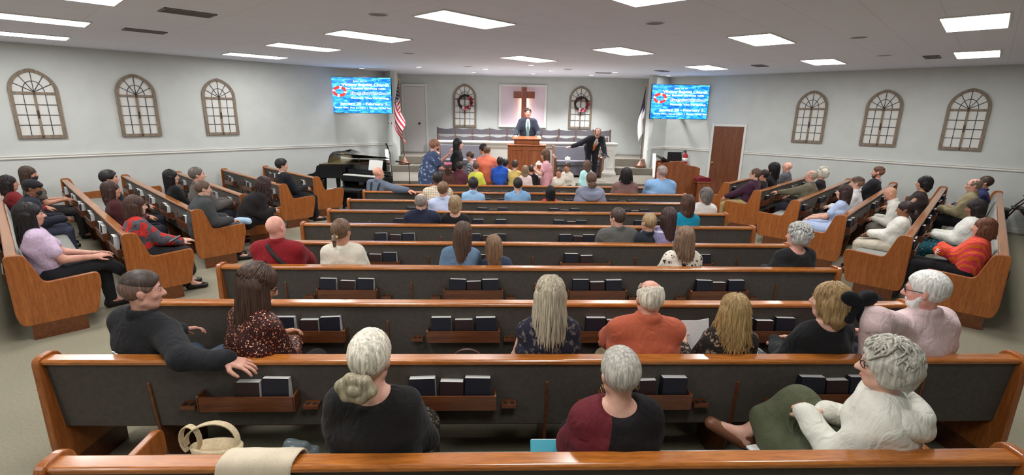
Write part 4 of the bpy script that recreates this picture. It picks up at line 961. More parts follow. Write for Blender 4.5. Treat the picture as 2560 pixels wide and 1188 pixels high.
    S.mb(fm, 1); fm = MB()
    for sg in (-1, 1): fm.tube([at(sg*.014, .0905, .026), at(sg*.030, .089, .032), at(sg*.046, .078, .027)], [.004*k, .0045*k, .002*k], 6)
    S.mb(fm, 3); fm = MB(); fm.tube([at(-.022, .083, -.066), at(-.008, .092, -.0635), at(.008, .092, -.0635), at(.022, .083, -.066)], [.003*k, .006*k, .006*k, .003*k], 6); S.mb(fm, 4)
    sk = P.get('skin', (206, 160, 138)); hc = P.get('hairc', (70, 50, 38)); lip = tuple(int(x*f) for x, f in zip(sk, (.86, .62, .62)))
    S.build('body', [skin_mat(sk), m_eye, m_eyew, hair_mat(tuple(int(x*.8) for x in hc)), plain('lips_%d_%d_%d' % lip, lip, .5)], root)
    dress(P, J, root, hm); hair(P, J, root); extras(P, J, root)
    P['J'] = J; P['root'] = root; return root
def fold_noise(seed, amp):
    rr = random.Random(seed); ks = [(rr.uniform(8, 26), rr.uniform(8, 26), rr.uniform(8, 30), rr.uniform(0, 6.28)) for _ in range(5)]
    def f(X, Y, Z):
        o = 0
        for a, b, c, p in ks: o = o+np.sin(a*X+b*Y+c*Z+p+1.5*np.sin(9*Z+7*X))
        return o*amp/2.5
    return f
def dress(P, J, root, hm):
    s, w, up, side = J['s'], J['w'], J['up'], J['side']; sit = P.get('sit', True); seed = hash(P['label']) % 1000 if False else sum(map(ord, P['label'])) % 997
    top = P.get('topc', (90, 90, 95)); sl = P.get('sleeve', 'long'); bot = P.get('botc', (46, 46, 56)); kind = P.get('bot', 'trousers'); gi = P.get('loose', .014); T = Field(); T.noise = fold_noise(seed, P.get('fold', .006)); wd = w
    low = J['pel']-up*.02*s if sit else J['pel']-up*(.10 if P.get('jacket') else .03)*s
    T.cap(low, J['bel'], .108*s*wd+gi, .104*s*wd+gi, .05, side, 1.33); T.cap(J['bel'], J['che'], .104*s*wd+gi, .11*s*wd**.7+gi, .05, side, 1.4); T.cap(J['che'], J['nk']-up*.075*s, .11*s*wd**.7+gi, .082*s+gi, .05, side, 1.5); T.cap(J['sh0'], J['sh1'], .053*s+gi*.9, .053*s+gi*.9, .05); [T.cap(J['nk']-up*.022*s+side*(-.03 if i == 0 else .03)*s, J['nk']*.4+J['sh%d' % i]*.6+up*.010*s, .028*s+gi*.8, .036*s+gi, .04) for i in (0, 1)]
    nb = J['nk']-up*.045*s; T.cap(nb-side*.04*s, nb+side*.04*s, .050*s+gi*.4, .050*s+gi*.4, .04)
    if P.get('fem') : T.cap(J['che']+J['fwd']*.07*s-side*.07*s, J['che']+J['fwd']*.07*s+side*.07*s, .065*s, .065*s, .05)
    for i in (0, 1):
        sh, el, wr = J['sh%d' % i], J['el%d' % i], J['wr%d' % i]
        if sl == 'none': continue
        if sl == 'short': T.cap(sh, sh+(el-sh)*.62, .053*s*wd**.6+gi, .05*s*wd**.6+gi*1.2, .03)
        else:
            f = .97 if sl == 'long' else .45; T.cap(sh, el, .053*s*wd**.6+gi, .043*s*wd**.4+gi, .03); T.cap(el, el+(wr-el)*f, .043*s*wd**.4+gi, .030*s+gi*.9, .025)
    if P.get('gown'):
        gl = P['gown']
        if sit:
            for i in (0, 1): T.cap(J['hp%d' % i], J['kn%d' % i], .10*s*wd+gi, .085*s+gi, .09); T.cap(J['kn%d' % i], J['kn%d' % i]+(J['an%d' % i]-J['kn%d' % i])*gl, .085*s+gi, .095*s, .09)
        else: T.cap(J['pel']+up*.02, V3(0, J['pel'][1], J['pel'][2]*(1-gl)), .135*s*wd+gi, .18*s*wd, .08, side, 1.35)
    if P.get('collar'):
        k = J['hs']
        for j in range(14):
            a = 2*math.pi*j/14; b = 2*math.pi*(j+1)/14; rr_ = .064*k; o = J['nk']+J['fwd']*.012+up*.040*k
            if P['collar'] == 'open' and abs(math.atan2(math.sin(a-math.pi/2), math.cos(a-math.pi/2))) < .5: continue
            q = lambda t: o+side*math.cos(t)*rr_+J['fwd']*math.sin(t)*rr_*1.02+up*(-.012*math.sin(t)*k)
            T.cap(q(a)-up*.014, q(b)-up*.014, .016, .016, .012); T.cap(q(a)+up*.008, q(b)+up*.008, .0125, .0125, .010)
    if P.get('hood'):
        Hd = Field(); k = s; o = J['nk']-up*.035*k-J['fwd']*.035*k; Hd.noise = fold_noise(seed+9, .004)
        for j in range(12):
            a = math.pi*(.88+1.24*j/12); b = math.pi*(.88+1.24*(j+1)/12); q = lambda t: o+side*math.cos(t)*.112*k+J['fwd']*math.sin(t)*.105*k+up*(.030+.045*math.sin(t))*k; rr_ = lambda t: (.022+.024*max(0, -math.sin(t)))*k
            Hd.cap(q(a), q(b), rr_(a), rr_(b), .02)
        for j in range(12):
            a = math.pi*(1.05+.9*j/12); b = math.pi*(1.05+.9*(j+1)/12); q = lambda t: o+side*math.cos(t)*.150*k+J['fwd']*math.sin(t)*.125*k+up*(.01+.085*math.sin(t))*k
            Hd.cap(q(a), q(b), .030*k, .030*k, .035)
        Pm, Fm = Hd.mesh(hm*.8); S = Soup(); S.add(relax(Pm, Fm, 1, .3), Fm); S.build('hood', [cloth_mat(top)], root)
    R, nk, fw = np.array([side, J['fwd'], up]), J['nk'], J['fwd']
    if P.get('neckline'):
        dpt = P['neckline']; T.sub(nk+fw*.06*s+up*.015*s, R, (.075*s, .085*s, dpt*s), .012); T.sub(nk-fw*.03*s+up*.035*s, R, (.085*s, .09*s, .05*s), .012)
    if P.get('open'):
        T.sub(J['che']+fw*.17*s+up*.05*s, R, (P['open']*s, .12*s, .26*s), .01)
    J['topF'] = T; Pm, Fm = T.mesh(hm); S = Soup(); S.add(relax(Pm, Fm, 1, .3), Fm); S.build(P.get('topname', 'shirt'), [cloth_mat(top)], root)
    if P.get('open'):
        I = Field(); g = .006; I.cap(J['pel'], J['bel'], .105*s*wd+g, .10*s*wd+g, .05, side, 1.32); I.cap(J['bel'], J['che'], .10*s*wd+g, .108*s*wd**.7+g, .05, side, 1.38); I.cap(J['che'], J['nk']-up*.06*s, .108*s*wd**.7+g, .082*s+g, .05, side, 1.4)
        for j in range(14):
            a = 2*math.pi*j/14; b = 2*math.pi*(j+1)/14; q = lambda t: J['nk']+side*math.cos(t)*.062*J['hs']+J['fwd']*math.sin(t)*.064*J['hs']-up*(.012*math.sin(t)); I.cap(q(a), q(b), .012, .012, .012)
        Pm, Fm = I.mesh(hm); S = Soup(); S.add(relax(Pm, Fm, 1, .3), Fm); S.build('dress_shirt', [cloth_mat(P.get('innerc', (226, 226, 228)))], root)
    if kind != 'none':
        Q = Field(); g = .011 if kind == 'trousers' else .02; Q.noise = fold_noise(seed+3, .003); Q.cap(J['hp0'], J['hp1'], .10*s*wd**.5+g, .10*s*wd**.5+g, .05); Q.cap(J['pel']-up*.02*s, J['bel']-up*.03*s, .106*s*wd+.006, .10*s*wd+.006, .05, side, 1.32); k = .03 if kind == 'trousers' else .09
        for i in (0, 1):
            hp, kn, an = J['hp%d' % i], J['kn%d' % i], J['an%d' % i]; Q.cap(hp, kn, .09*s*wd**.6+g, .06*s+g, k); e = {'trousers': .93, 'skirt': .55, 'long_skirt': .9, 'shorts': .03}[kind]
            Q.cap(kn, kn+(an-kn)*e, .058*s+g, (.043*s+g) if kind == 'trousers' else .075*s+g, k)
        Pm, Fm = Q.mesh(hm*1.1); S = Soup(); S.add(relax(Pm, Fm, 1, .3), Fm); S.build('trousers' if kind in ('trousers', 'shorts') else 'skirt', [cloth_mat(bot)], root)
    for i in (0, 1):
        an, to = J['an%d' % i], J['to%d' % i]; Z = Field(); d = unit(to-an); g = .009; Z.cap(an-V3(0, 0, .045*s)-d*.02*s, to-V3(0, 0, .0), .036*s+g, .031*s+g, .03); Z.cap(an-V3(0, 0, .04*s)-d*.03*s, an-V3(0, 0, .0)-d*.015*s, .037*s+g, .038*s+g, .02)
        zz = min(an[2], to[2]) 
        Pm, Fm = Z.mesh(hm); S = Soup(); S.add(Pm, Fm); S.build('shoe', [plain('shoe_'+str(P['shoec']), P['shoec'], .4) if 'shoec' in P else m_shoe], root)
def hair(P, J, root):
    st = P.get('hair', 'short'); R, c, k = J['HR'], J['hc'], J['hs']
    if st == 'bald': return
    at = lambda x, y, z: c+(R[0]*x+R[1]*y+R[2]*z)*k; near = P.get('detail', 0); h = .0065 if near else .0095; col = P.get('hairc', (70, 50, 38)); rr = random.Random(sum(map(ord, P['label']))); F = Field(); th = P.get('thick', .009 if st in ('short', 'fade', 'fringe') else .011); dn = unit(V3(0, 0, -1)*.75-R[2]*.25); bk = unit(-R[1]-dn*((-R[1])@dn)); sd = R[0]
    S = Soup(); len_ = P.get('hlen', .28)*k; cc = at(0, -.016, .030); ra = np.array((.0745+th, .098+th, .092+th))
    F.ell(cc, R, ra*k, .015); paths = []
    def surf(phi, theta, off=.0):
        """phi 0 front, pi back, pi/2 right; theta from the crown"""
        return cc+(R[0]*math.sin(phi)*math.sin(theta)*(ra[0]+off)+R[1]*math.cos(phi)*math.sin(theta)*(ra[1]+off)+R[2]*math.cos(theta)*(ra[2]+off))*k
    if st in ('short', 'fade', 'fringe', 'combed'):
        F.sub(at(0, .112, -.028), R, (.10*k, .088*k, .098*k), .012)
        for sg in (-1, 1): F.sub(at(sg*.10, .03, -.055), R, (.05*k, .062*k, .065*k), .012)
        F.clip(at(0, -.06, -.068), -R[2]*.9-R[1]*.35 if False else unit(-R[2]+R[1]*-.25))
        if st == 'fringe':
            F.sub(at(0, .045, .11), R, (.085*k, .115*k, .09*k), .02)
        if st == 'fade':
            G = Field(); G.ell(cc, R, np.array((.0815, .1025, .0935))*k, .01); G.subs = list(F.subs); G.clips = list(F.clips); Pm, Fm = G.mesh(h*.8); sk_ = P.get('skin', (206, 160, 138)); S3 = Soup(); S3.add(relax(Pm, Fm, 1, .3), Fm); S3.build('hair_sides', [hair_mat(tuple(int(.33*a+.67*b) for a, b in zip(sk_, col)))], root)
            F.pr = []; F.ell(at(0, -.010, .053), R, np.array((.0815, .103, .078))*k, .012)
        n = 110 if near else 40; K = 6
        for _ in range(n):
            ph = rr.uniform(0, 2*math.pi); fr = abs(math.atan2(math.sin(ph), math.cos(ph))); t0 = rr.uniform(.15, 1.2); tmax = .95 if fr < .8 else (1.25 if fr < 1.9 else 1.95)
            if st == 'fringe' and (t0 < .75 or fr < 1.1): continue
            if st == 'fade': tmax = min(tmax, 1.1)
            if t0 > tmax-.2: continue
            t1 = min(tmax, t0+rr.uniform(.4, .7)); paths.append([surf(ph+.25*(q/K), t0+(t1-t0)*q/(K-1), -.0045) for q in range(K)])
        rad = .0055*k
    elif st in ('long', 'bob', 'ponytail', 'bun', 'updo', 'half'):
        F.sub(at(0, .135, -.07), R, (.072*k, .095*k, .125*k), .012)
        if st in ('bun', 'ponytail', 'updo'):
            for sg in (-1, 1): F.sub(at(sg*.115, .045, -.065), R, (.05*k, .07*k, .06*k), .012)
            F.clip(at(0, -.07, -.085), unit(-R[2]-R[1]*.2))
            tie = at(0, -.118, -.03) if st == 'ponytail' else at(P.get('bunx', 0), -.108, -.072) if st == 'bun' else at(0, -.09, .085); K = 9; n = 170 if near else 60
            for _ in range(n):
                ph = rr.uniform(-2.9, 2.9); fr = abs(ph); t0 = (.75 if fr < .7 else 1.25 if fr < 1.5 else 1.75)*rr.uniform(.55, 1.0); p0 = surf(ph, t0, -.0045); pts = []
                for q in range(K):
                    u = q/(K-1); m = p0*(1-u)+tie*u; v = m-cc; loc = np.array([v@R[0], v@R[1], v@R[2]])/k; e = math.sqrt(((loc/(ra-.0035))**2).sum())+1e-6; f = max(1.0, 1/e); 
                    if u > .85: f = 1+(f-1)*(1-u)/.15
                    pts.append(cc+v*f)
                paths.append(pts)
            if st == 'bun':
                BN = Field(); br = P.get('bunr', 1.0)*k; BN.ell(tie-R[1]*.012*k, R, np.array((.060, .036, .044))*br, .008)
                for q in range(6):
                    a0 = 2*math.pi*q/6+.4; o = tie-R[1]*.024*k+(R[0]*math.cos(a0)*.046+R[2]*math.sin(a0)*.030)*br; tg = -R[0]*math.sin(a0)*.026*br+R[2]*math.cos(a0)*.018*br; BN.cap(o-tg, o+tg, .020*br, .024*br, .004)
                BN.ell(tie-R[1]*.044*k, R, np.array((.026, .018, .022))*br, .004); Pm, Fm = BN.mesh(h*.8); S2_ = Soup(); S2_.add(relax(Pm, Fm, 1, .3), Fm); S2_.build('hair_bun', [hair_mat(tuple(P.get('bunc', col)))], root)
            elif st == 'updo': F.ell(tie, R, (.05*k, .045*k, .04*k), .01)
            else:
                e = tie-R[1]*.02*k; F.cap(tie, e+dn*len_*.5-R[1]*.02*k, .022*k, .026*k, .01); F.cap(e+dn*len_*.5-R[1]*.02*k, e+dn*len_, .026*k, .008*k, .01)
                for q in range(40 if near else 14):
                    a = rr.uniform(0, 6.28); rd = rr.uniform(.012, .026)*k; pts = []
                    for u in np.linspace(0, 1, K): pts.append(tie+(e-tie)*min(1, u*4)+dn*len_*u*rr.uniform(.93, 1.05)+(sd*math.cos(a)+R[1]*math.sin(a))*rd*(1-.4*u)*min(1, u*6))
                    paths.append(pts)
            rad = .0052*k
        else:
            wv = P.get('wave', .006); sp = P.get('flare', 1.0); lo = at(0, -.045, -.02)
            F.cap(at(0, -.035, .0), lo+dn*len_*.55+bk*.015*k, .072*k, .050*k, .03, sd, 1.22+.6*(sp-1)); F.cap(lo+dn*len_*.55+bk*.015*k, lo+dn*len_*.88+bk*.02*k, .048*k, .026*k, .03, sd, 1.55+1.2*(sp-1))
            for sg in (-1, 1):
                a = at(sg*.074, -.012, .0); F.cap(a, a+dn*min(len_*.75, .20)+sd*sg*.006*k*sp-R[1]*.02, .024*k, .016*k, .02)
            K = 12; n = P.get('nstr', 240 if near else 70)
            for _ in range(n):
                ph = math.pi+rr.uniform(-2.15, 2.15); fr = abs(ph-math.pi); t0 = rr.uniform(.05, .9); te = 1.62; p0 = [surf(ph, t0+(te-t0)*u, rr.uniform(-.004, .003)) for u in np.linspace(0, 1, 6)]; e = p0[-1]; ll = len_*rr.uniform(.72, 1.04)*(1-.12*(fr/2.1)); phs, aw = rr.uniform(0, 6.28), rr.uniform(.3, 1.0)*wv
                ctr = lo+dn*((e-lo)@dn)+bk*.02*k
                for u in np.linspace(0, 1, K-5)[1:]:
                    q = e+dn*ll*u; r_ = (q-(ctr+dn*ll*u)); r_ = r_-dn*(r_@dn); q = ctr+dn*ll*u+r_*(1+(sp-1)*1.1*u-(.14 if sp <= 1.01 else 0)*u*u)+(sd*math.sin(phs+u*9)+bk*math.cos(phs+u*7))*aw*u; p0.append(q)
                paths.append(p0)
            rad = .0066*k
    elif st in ('curly', 'puff'):
        F.sub(at(0, .125, -.055), R, (.074*k, .085*k, .115*k), .012); F.ell(at(0, -.03, .02), R, np.array((.094, .104, .098))*k*P.get('vol', 1.0), .02)
        for sg in (-1, 1): F.ell(at(sg*.062, -.02, -.02), R, np.array((.034, .062, .062))*k*P.get('vol', 1), .02)
        F.ell(at(0, -.075, -.045), R, np.array((.066, .046, .052))*k*P.get('vol', 1.0), .02)
        q0 = 60 if st == 'curly' else 34; fn = lambda X, Y, Z: (np.sin(q0*X+2*np.sin(q0*.6*Z))+np.sin(q0*Y+2*np.sin(q0*.5*X))+np.sin(q0*Z+2*np.sin(q0*.7*Y)))*.0028; F.noise = fn
        n = 150 if near else 40; K = 7
        for _ in range(n):
            ph = rr.uniform(-2.7, 2.7)+math.pi; fr = abs(math.atan2(math.sin(ph), math.cos(ph))); t0 = rr.uniform(.0, 1.5 if fr > 1.2 else .7); pts = []; tw_ = rr.uniform(-.7, .7)
            for u in np.linspace(0, 1, K): pts.append(surf(ph+tw_*u, t0+.5*u, .012*P.get('vol', 1)+.010*math.sin(math.pi*u)-.004))
            paths.append(pts)
        rad = .0075*k
    Pm, Fm = F.mesh(h); S.add(relax(Pm, Fm, 1, .4), Fm)
    if paths:
        Ks = max(len(p) for p in paths); same = [p for p in paths if len(p) == Ks]; Pm, Fm = strands(np.array(same), np.array([rad*rr.uniform(.7, 1.25) for _ in same])); S.add(Pm, Fm)
    S.build('hair', [hair_mat(col)], root)
def extras(P, J, root):
    R, c, k, s = J['HR'], J['hc'], J['hs'], J['s']; at = lambda x, y, z: c+(R[0]*x+R[1]*y+R[2]*z)*k; ex = P.get('ex', ())
    fr = plain('glasses_frame', (34, 26, 24), .3); up, side, fwd = J['up'], J['side'], J['fwd']
    if 'glasses' in ex:
        m = MB()
        for sg in (-1, 1):
            m.tube([at(sg*.031+.021*math.cos(a), .097+.004*math.cos(2*a)-.012*abs(math.cos(a))*(1 if math.cos(a)*sg > 0 else 0), .004+.017*math.sin(a)) for a in np.linspace(0, 2*math.pi, 17)], .0022*k, 5, cap=False); m.tube([at(sg*.052, .088, .008), at(sg*.079, .03, .008), at(sg*.083, -.015, .002)], .0022*k, 5)
        m.tube([at(-.011, .1, .008), at(.011, .1, .008)], .002*k, 5); m.build('glasses', fr, root)
    if 'mask' in ex:
        F = Field(); F.ell(at(0, .058, -.055), R, (.060*k, .050*k, .052*k), .02); Pm, Fm = F.mesh(.008); S = Soup(); S.add(Pm, Fm); S.build('face_mask', [plain('mask_dark', (40, 40, 46), .9)], root)
    if 'cap' in ex:
        F = Field(); F.ell(at(0, -.012, .045), R, (.092*k, .112*k, .088*k), .02); F.cap(at(-.03, .08, .05), at(.03, .08, .05), .03*k, .03*k, .02); F.clip(at(0, 0, .028), -R[2]); Pm, Fm = F.mesh(.008); S = Soup(); S.add(Pm, Fm); S.build('cap', [cloth_mat((36, 34, 38))], root)
    if 'beard' in ex:
        F = Field(); F.ell(at(0, .036, -.082), R, (.058*k, .060*k, .046*k), .02); [F.cap(at(sg*.068, .004, -.03), at(sg*.046, .045, -.085), .014*k, .024*k, .02) for sg in (-1, 1)]; F.cap(at(-.026, .088, -.052), at(.026, .088, -.052), .009*k, .009*k, .01); F.sub(at(0, .118, -.068), R, (.026*k, .035*k, .009*k), .004); F.sub(at(0, .07, -.005), R, (.085*k, .05*k, .035*k), .01); Pm, Fm = F.mesh(.008); S = Soup(); S.add(Pm, Fm); S.build('beard', [hair_mat(P.get('beardc', P.get('hairc', (60, 40, 30))))], root)
    if 'tie' in ex:
        def ft(z, off=.125): return J['pel']+up*z*s+fwd*off*s
        o = .126; m = MB(); a, b = ft(.43, .085), ft(.10, .135); mid = ft(.27, .148); m.tube([a, a+(mid-a)*.12], [.020*s, .016*s], 8)
        F = Field(); F.cap(ft(.42, .092), ft(.28, .142), .014*s, .020*s, .01, side, 1.5); F.cap(ft(.28, .142), ft(.06, .13), .020*s, .026*s, .01, side, 1.5); F.cap(ft(.44, .075), ft(.41, .095), .02*s, .017*s, .01); Pm, Fm = F.mesh(.009); S = Soup(); S.add(Pm, Fm); S.build('necktie', [cloth_mat(P.get('tiec', (120, 40, 40)))], root)
    if 'bow' in ex:
        o = at(*P.get('bowat', (0, -.125, .03))); m = Field(); bsz = P.get('bows', 1.0)*k; r_, u_ = R[0], R[2]
        if P.get('bowflat'): r_, u_ = V3(1, 0, 0), V3(0, 0, 1)
        B_ = np.array([r_, unit(np.cross(u_, r_)), u_])
        for sg in (-1, 1):
            Rl = np.array([unit(r_+u_*sg*.25), B_[1], unit(u_-r_*sg*.25)]); m.ell(o+(r_*sg*.040+u_*.010)*bsz, Rl, np.array((.044, .022, .034))*bsz, .012)
            m.cap(o, o+(r_*sg*.030-u_*.085)*bsz, .010*bsz, .022*bsz, .012)
        m.ell(o, R, np.array((.018, .018, .018))*bsz, .01); Pm, Fm = m.mesh(.008); S = Soup(); S.add(Pm, Fm); S.build('hair_bow', [cloth_mat(P.get('bowc', (20, 20, 24)))], root)
    if 'clip' in ex:
        m = MB(); o = at(*P.get('clipat', (0, -.118, -.02))); m.obox(o, R[0]*.03*k, R[1]*.008, R[2]*.012*k); m.build('hair_clip', plain('clip_gold', P.get('clipc', (214, 190, 130)), .35), root, bevel=.003)
    def back_pt(b, e, q, extra=.006):
        p = b*(1-q)+e*q-fwd*.45*s; T = J['topF']
        for _ in range(40):
            d = T.value(p)
            if d < extra+.004: break
            p = p+fwd*max(.004, d*.6)
        return p
    if 'strap' in ex:
        b, e = J['nk']+up*.025*s-side*.055*s, J['pel']+up*.24*s+side*.17*s*J['w']; MB().tube([back_pt(b, e, q, .014) for q in np.linspace(0, 1, 14)], .021, 6).build('shoulder_strap', plain('strap_dark', (30, 26, 28), .8), root)
    if 'suspenders' in ex:
        for sg in (-1, 1):
            b = J['nk']+up*.01*s+side*sg*.085*s; e = J['pel']+up*.05*s+side*sg*.03*s; MB().tube([back_pt(b, e, q, .012) for q in np.linspace(0, 1, 12)], .016, 6).build('suspender', plain('strap_navy', (28, 30, 40), .8), root)
    if 'logo' in ex:
        c_ = back_pt(J['pel']+up*.30*s-side*.04*s, J['pel']+up*.30*s-side*.04*s, 0, .010); MB().obox(c_, side*.022, fwd*.003, up*.016).obox(c_+up*.012-side*.01, side*.012, fwd*.003, up*.012).build('logo_patch', m_pages, root)
    if 'hanky' in ex: MB().obox(J['che']+up*.06*s+fwd*.125*s+side*-.08*s, side*.03*s, fwd*.006, up*.008*s).build('pocket_square', m_pages, root)
    if 'earring' in ex:
        for sg in (-1, 1): MB().tube([at(sg*.085+0*a, -.01+.016*math.cos(a), -.062+.018*math.sin(a)) for a in np.linspace(0, 6.28, 13)], .0018, 5).build('earring', m_brass, root)
    if 'bracelet' in ex:
        wr, el = J['wr0'], J['el0']; d = unit(wr-el); a = unit(np.cross(d, V3(0, 0, 1))); b = np.cross(d, a); MB().tube([wr-d*.01+(a*math.cos(t)+b*math.sin(t))*.034*s for t in np.linspace(0, 6.28, 17)], .006, 6).build('bracelet', plain('bracelet_cream', (226, 214, 190), .4), root)
    if 'scarf_hair' in ex:
        o = at(0, -.03, .115); MB().ball(o, (.04*k, .03*k, .02*k), 10, 6, rot=R).build('hair_tie', m_pages, root)
# ------------------------------------------------------------------ the congregation
NEAR, MID, FAR = (.010, .0125), (.013, .017), (.016, .020)
FAIR, TAN, PINK, BROWN, DEEP = (214, 170, 150), (196, 146, 120), (218, 164, 146), (142, 96, 72), (88, 58, 46)
PEOPLE = []
def sitter(row, x, top, label, **k):
    Y = ROWY[row]+.2; f = (Y+.015+.10*max(0, k.get('w', 1)-1)+k.pop('dy', 0))/Y; x, top = x*f, CAM_H-(CAM_H-top)*f
    d = dict(pos=(x, Y*f), top=top, label=label, rz=.5, h=NEAR if row < 2 else MID if row < 5 else FAR, detail=1 if row < 5 else 0); d.update(k); PEOPLE.append(d); return d
# row nearest the camera
sitter(0, -.57, 1.41, 'older woman with white hair in a low bun, black top, nearest pew', hair='bun', hairc=(208, 200, 182), bunx=-.012, thick=.012, topc=(28, 26, 26), fem=True, neckline=.03, bunc=(146, 136, 112), bunr=1.15, skin=FAIR, bot='skirt', botc=('floral', (52, 46, 40), (150, 142, 120), (24, 22, 22), 40), arms='lap', loose=.02, w=1.06, head=(-6, 4, 2))
sitter(0, .56, 1.33, 'woman with short grey hair and maroon and black top, nearest pew', hair='combed', thick=.012, hairc=(168, 162, 152), topc=('halves', (24, 20, 22), (96, 32, 40), .15, -.20), fem=True, skin=FAIR, neckline=.035, loose=.03, arms='lap', head=(8, 6, 0), w=1.05, ex=('glasses', 'earring'), botc=(26, 26, 30))
sitter(0, 1.80, 1.37, 'woman with curly grey hair in a white hooded top, legs crossed, nearest pew', hair='curly', vol=1.12, hairc=(176, 172, 160), topc=(214, 212, 200), hood=True, fem=True, skin=FAIR, twist=26, head=(4, 4, 0), slean=-3, loose=.033, w=1.02, ex=('glasses', 'earring', 'bracelet'), lean=3, bot='skirt', botc=(84, 88, 66), rz=30, dy=.07,
 armL=dict(at=(1.68, 2.32, .80), dir=(.5, .5, -.1), nrm=(-.3, .5, 1), curl=.8), armR=dict(at=(1.80, 2.33, .81), dir=(-.8, .3, .0), nrm=(.2, .5, 1), curl=.8, pole=(.5, .1, -.8)), legs={1: ((.06, .42, .74), (-.13, .62, .47)), 0: ((-.10, .42, .52), (-.10, .46, .10))}, toes={1: (-.11, .14, .03)}, shoec=(120, 76, 52))
# second row
sitter(1, -2.22, 1.37, 'man with cropped dark hair in a black jacket, arm along the pew', hair='fade', thick=.010, hairc=(62, 50, 44), ex=('logo',), topc=(30, 31, 34), topname='jacket', collar='full', skin=(200, 152, 134), twist=-14, head=(-34, 6, -4), loose=.026, w=1.08, botc=(70, 82, 98), rz=-6, slean=4,
 armR=dict(at=(-1.60, 2.67, .915), pole=(.2, -.8, -.3), dir=(1.0, .10, -.22), nrm=(.1, -.2, 1), curl=.30, spread=.3, thumb=.8), armL='lap')
sitter(1, -1.50, 1.42, 'woman with long brown hair in a copper sequin top, looking down', hair='long', hlen=.46, flare=1.25, hairc=(66, 46, 36), topc=('sequin', (58, 28, 26), (196, 104, 74)), fem=True, skin=TAN, twist=-32, head=(-22, 26, 2), ex=('glasses',), botc=(34, 30, 32), loose=.018, rz=-6, lean=2, arms='lap')
sitter(1, .33, 1.36, 'woman with long straight ash blonde hair in a sleeveless navy floral top', hair='long', hlen=.33, flare=1.3, hairc=(172, 160, 138), topc=('floral', (34, 34, 48), (100, 92, 90), (58, 54, 66), 20), sleeve='none', fem=True, skin=FAIR, loose=.016, w=1.0, botc=(40, 40, 56))
sitter(1, .97, 1.34, 'balding white haired man in a rust orange shirt', hair='fringe', hairc=(206, 196, 178), topc=(182, 92, 66), collar='full', skin=(216, 158, 138), loose=.03, w=1.16, botc=(150, 138, 110), arms='knee', head=(2, 0, 0), fold=.007)
sitter(1, 1.53, 1.25, 'blonde woman in a dark floral blouse holding an open paper', hair='long', hlen=.32, flare=1.35, wave=.014, hairc=(156, 128, 84), topc=('floral', (38, 32, 30), (150, 126, 104), (92, 78, 66), 24), fem=True, skin=FAIR, armL=dict(at=(1.33, 3.18, .76), dir=(.2, .8, .4), nrm=(-.8, .2, .5), curl=.6), arms='lap', w=1.0, loose=.022)
sitter(1, 2.15, 1.33, 'blonde woman with a big black hair bow and black top', hair='bob', hlen=.15, flare=1.0, hairc=(150, 122, 82), topc=(26, 26, 28), fem=True, skin=FAIR, neckline=.05, head=(24, 4, 0), twist=8, ex=('bow',), bowat=(.03, -.150, .035), bows=1.4, bowflat=True, loose=.02, bot='skirt', botc=('plaid', (40, 40, 42), (180, 180, 178), 60), spread=.15)
sitter(1, 2.77, 1.41, 'white bearded man in a pale pink shirt and glasses', hair='combed', thick=.012, hairc=(214, 212, 206), topc=(218, 192, 192), collar='full', skin=(218, 160, 146), head=(26, 8, 0), ex=('glasses', 'beard'), beardc=(222, 220, 216), loose=.034, w=1.3, rz=8, twist=6, armL=dict(at=(2.42, 2.86, .86), pole=(-.9, -.3, .1)), botc=(56, 58, 70), fold=.007)
# fourth row
sitter(3, -2.20, 1.34, 'bald man in a dark red shirt with a dark shoulder strap', hair='bald', topc=(126, 24, 32), collar='full', skin=(222, 166, 150), w=1.3, loose=.03, ex=('strap',), head=(-14, 4, 0), botc=(60, 56, 56), arms='knee')
sitter(3, -1.56, 1.31, 'woman in a cream sweater with a clipped brown ponytail', hair='ponytail', hlen=.10, hairc=(104, 78, 58), topc=(214, 206, 190), fem=True, skin=TAN, ex=('clip',), clipat=(0, -.125, -.03), loose=.03, w=1.08, head=(-14, 2, 0), botc=(66, 70, 86))
sitter(3, -.36, 1.29, 'woman with long brown hair in a light denim shirt', hair='long', hlen=.38, hairc=(84, 64, 52), topc=(100, 126, 152), fem=True, skin=FAIR, loose=.022, slean=5, head=(-12, 6, 6), botc=(60, 66, 84))
sitter(3, -.05, 1.16, 'girl with straight light brown hair leaning beside the denim shirt', hair='long', hlen=.32, hairc=(128, 100, 76), topc=(52, 64, 84), fem=True, skin=FAIR, slean=-8, head=(6, 4, -4), botc=(40, 44, 60))
sitter(3, 1.88, 1.27, 'woman with light brown hair in a black and white floral blouse', hair='long', hlen=.26, flare=1.2, hairc=(122, 98, 78), topc=('floral', (216, 208, 194), (40, 38, 36), (96, 86, 70), 15), fem=True, skin=FAIR, loose=.022, w=1.05)
sitter(3, 3.04, 1.31, 'woman with puffy grey hair in a black top at the pew end', hair='puff', vol=1.0, hairc=(172, 172, 168), topc=(30, 29, 31), fem=True, skin=(214, 162, 146), head=(24, 2, 0), loose=.026, w=1.16, neckline=.03, twist=10)
# fifth row
sitter(4, 1.41, 1.28, 'man with glasses in a dark grey polo shirt', hair='short', hairc=(64, 50, 42), topc=(84, 84, 82), collar='full', skin=FAIR, w=1.3, loose=.03, head=(28, 8, 0), ex=('glasses',), botc=(60, 60, 64), twist=6)
sitter(4, 1.79, 1.22, 'blond boy in a dark shirt beside the grey polo', hair='short', hairc=(150, 126, 92), topc=(38, 44, 50), collar='full', skin=FAIR, head=(20, 0, 0))
sitter(4, 2.02, 1.29, 'woman with long dark hair in a lavender striped shirt', hair='long', hlen=.36, hairc=(64, 46, 44), topc=('stripe', (132, 126, 164), (206, 204, 216), 7), fem=True, skin=FAIR, slean=3, loose=.022, armL=dict(at=(1.88, 6.05, .95)))
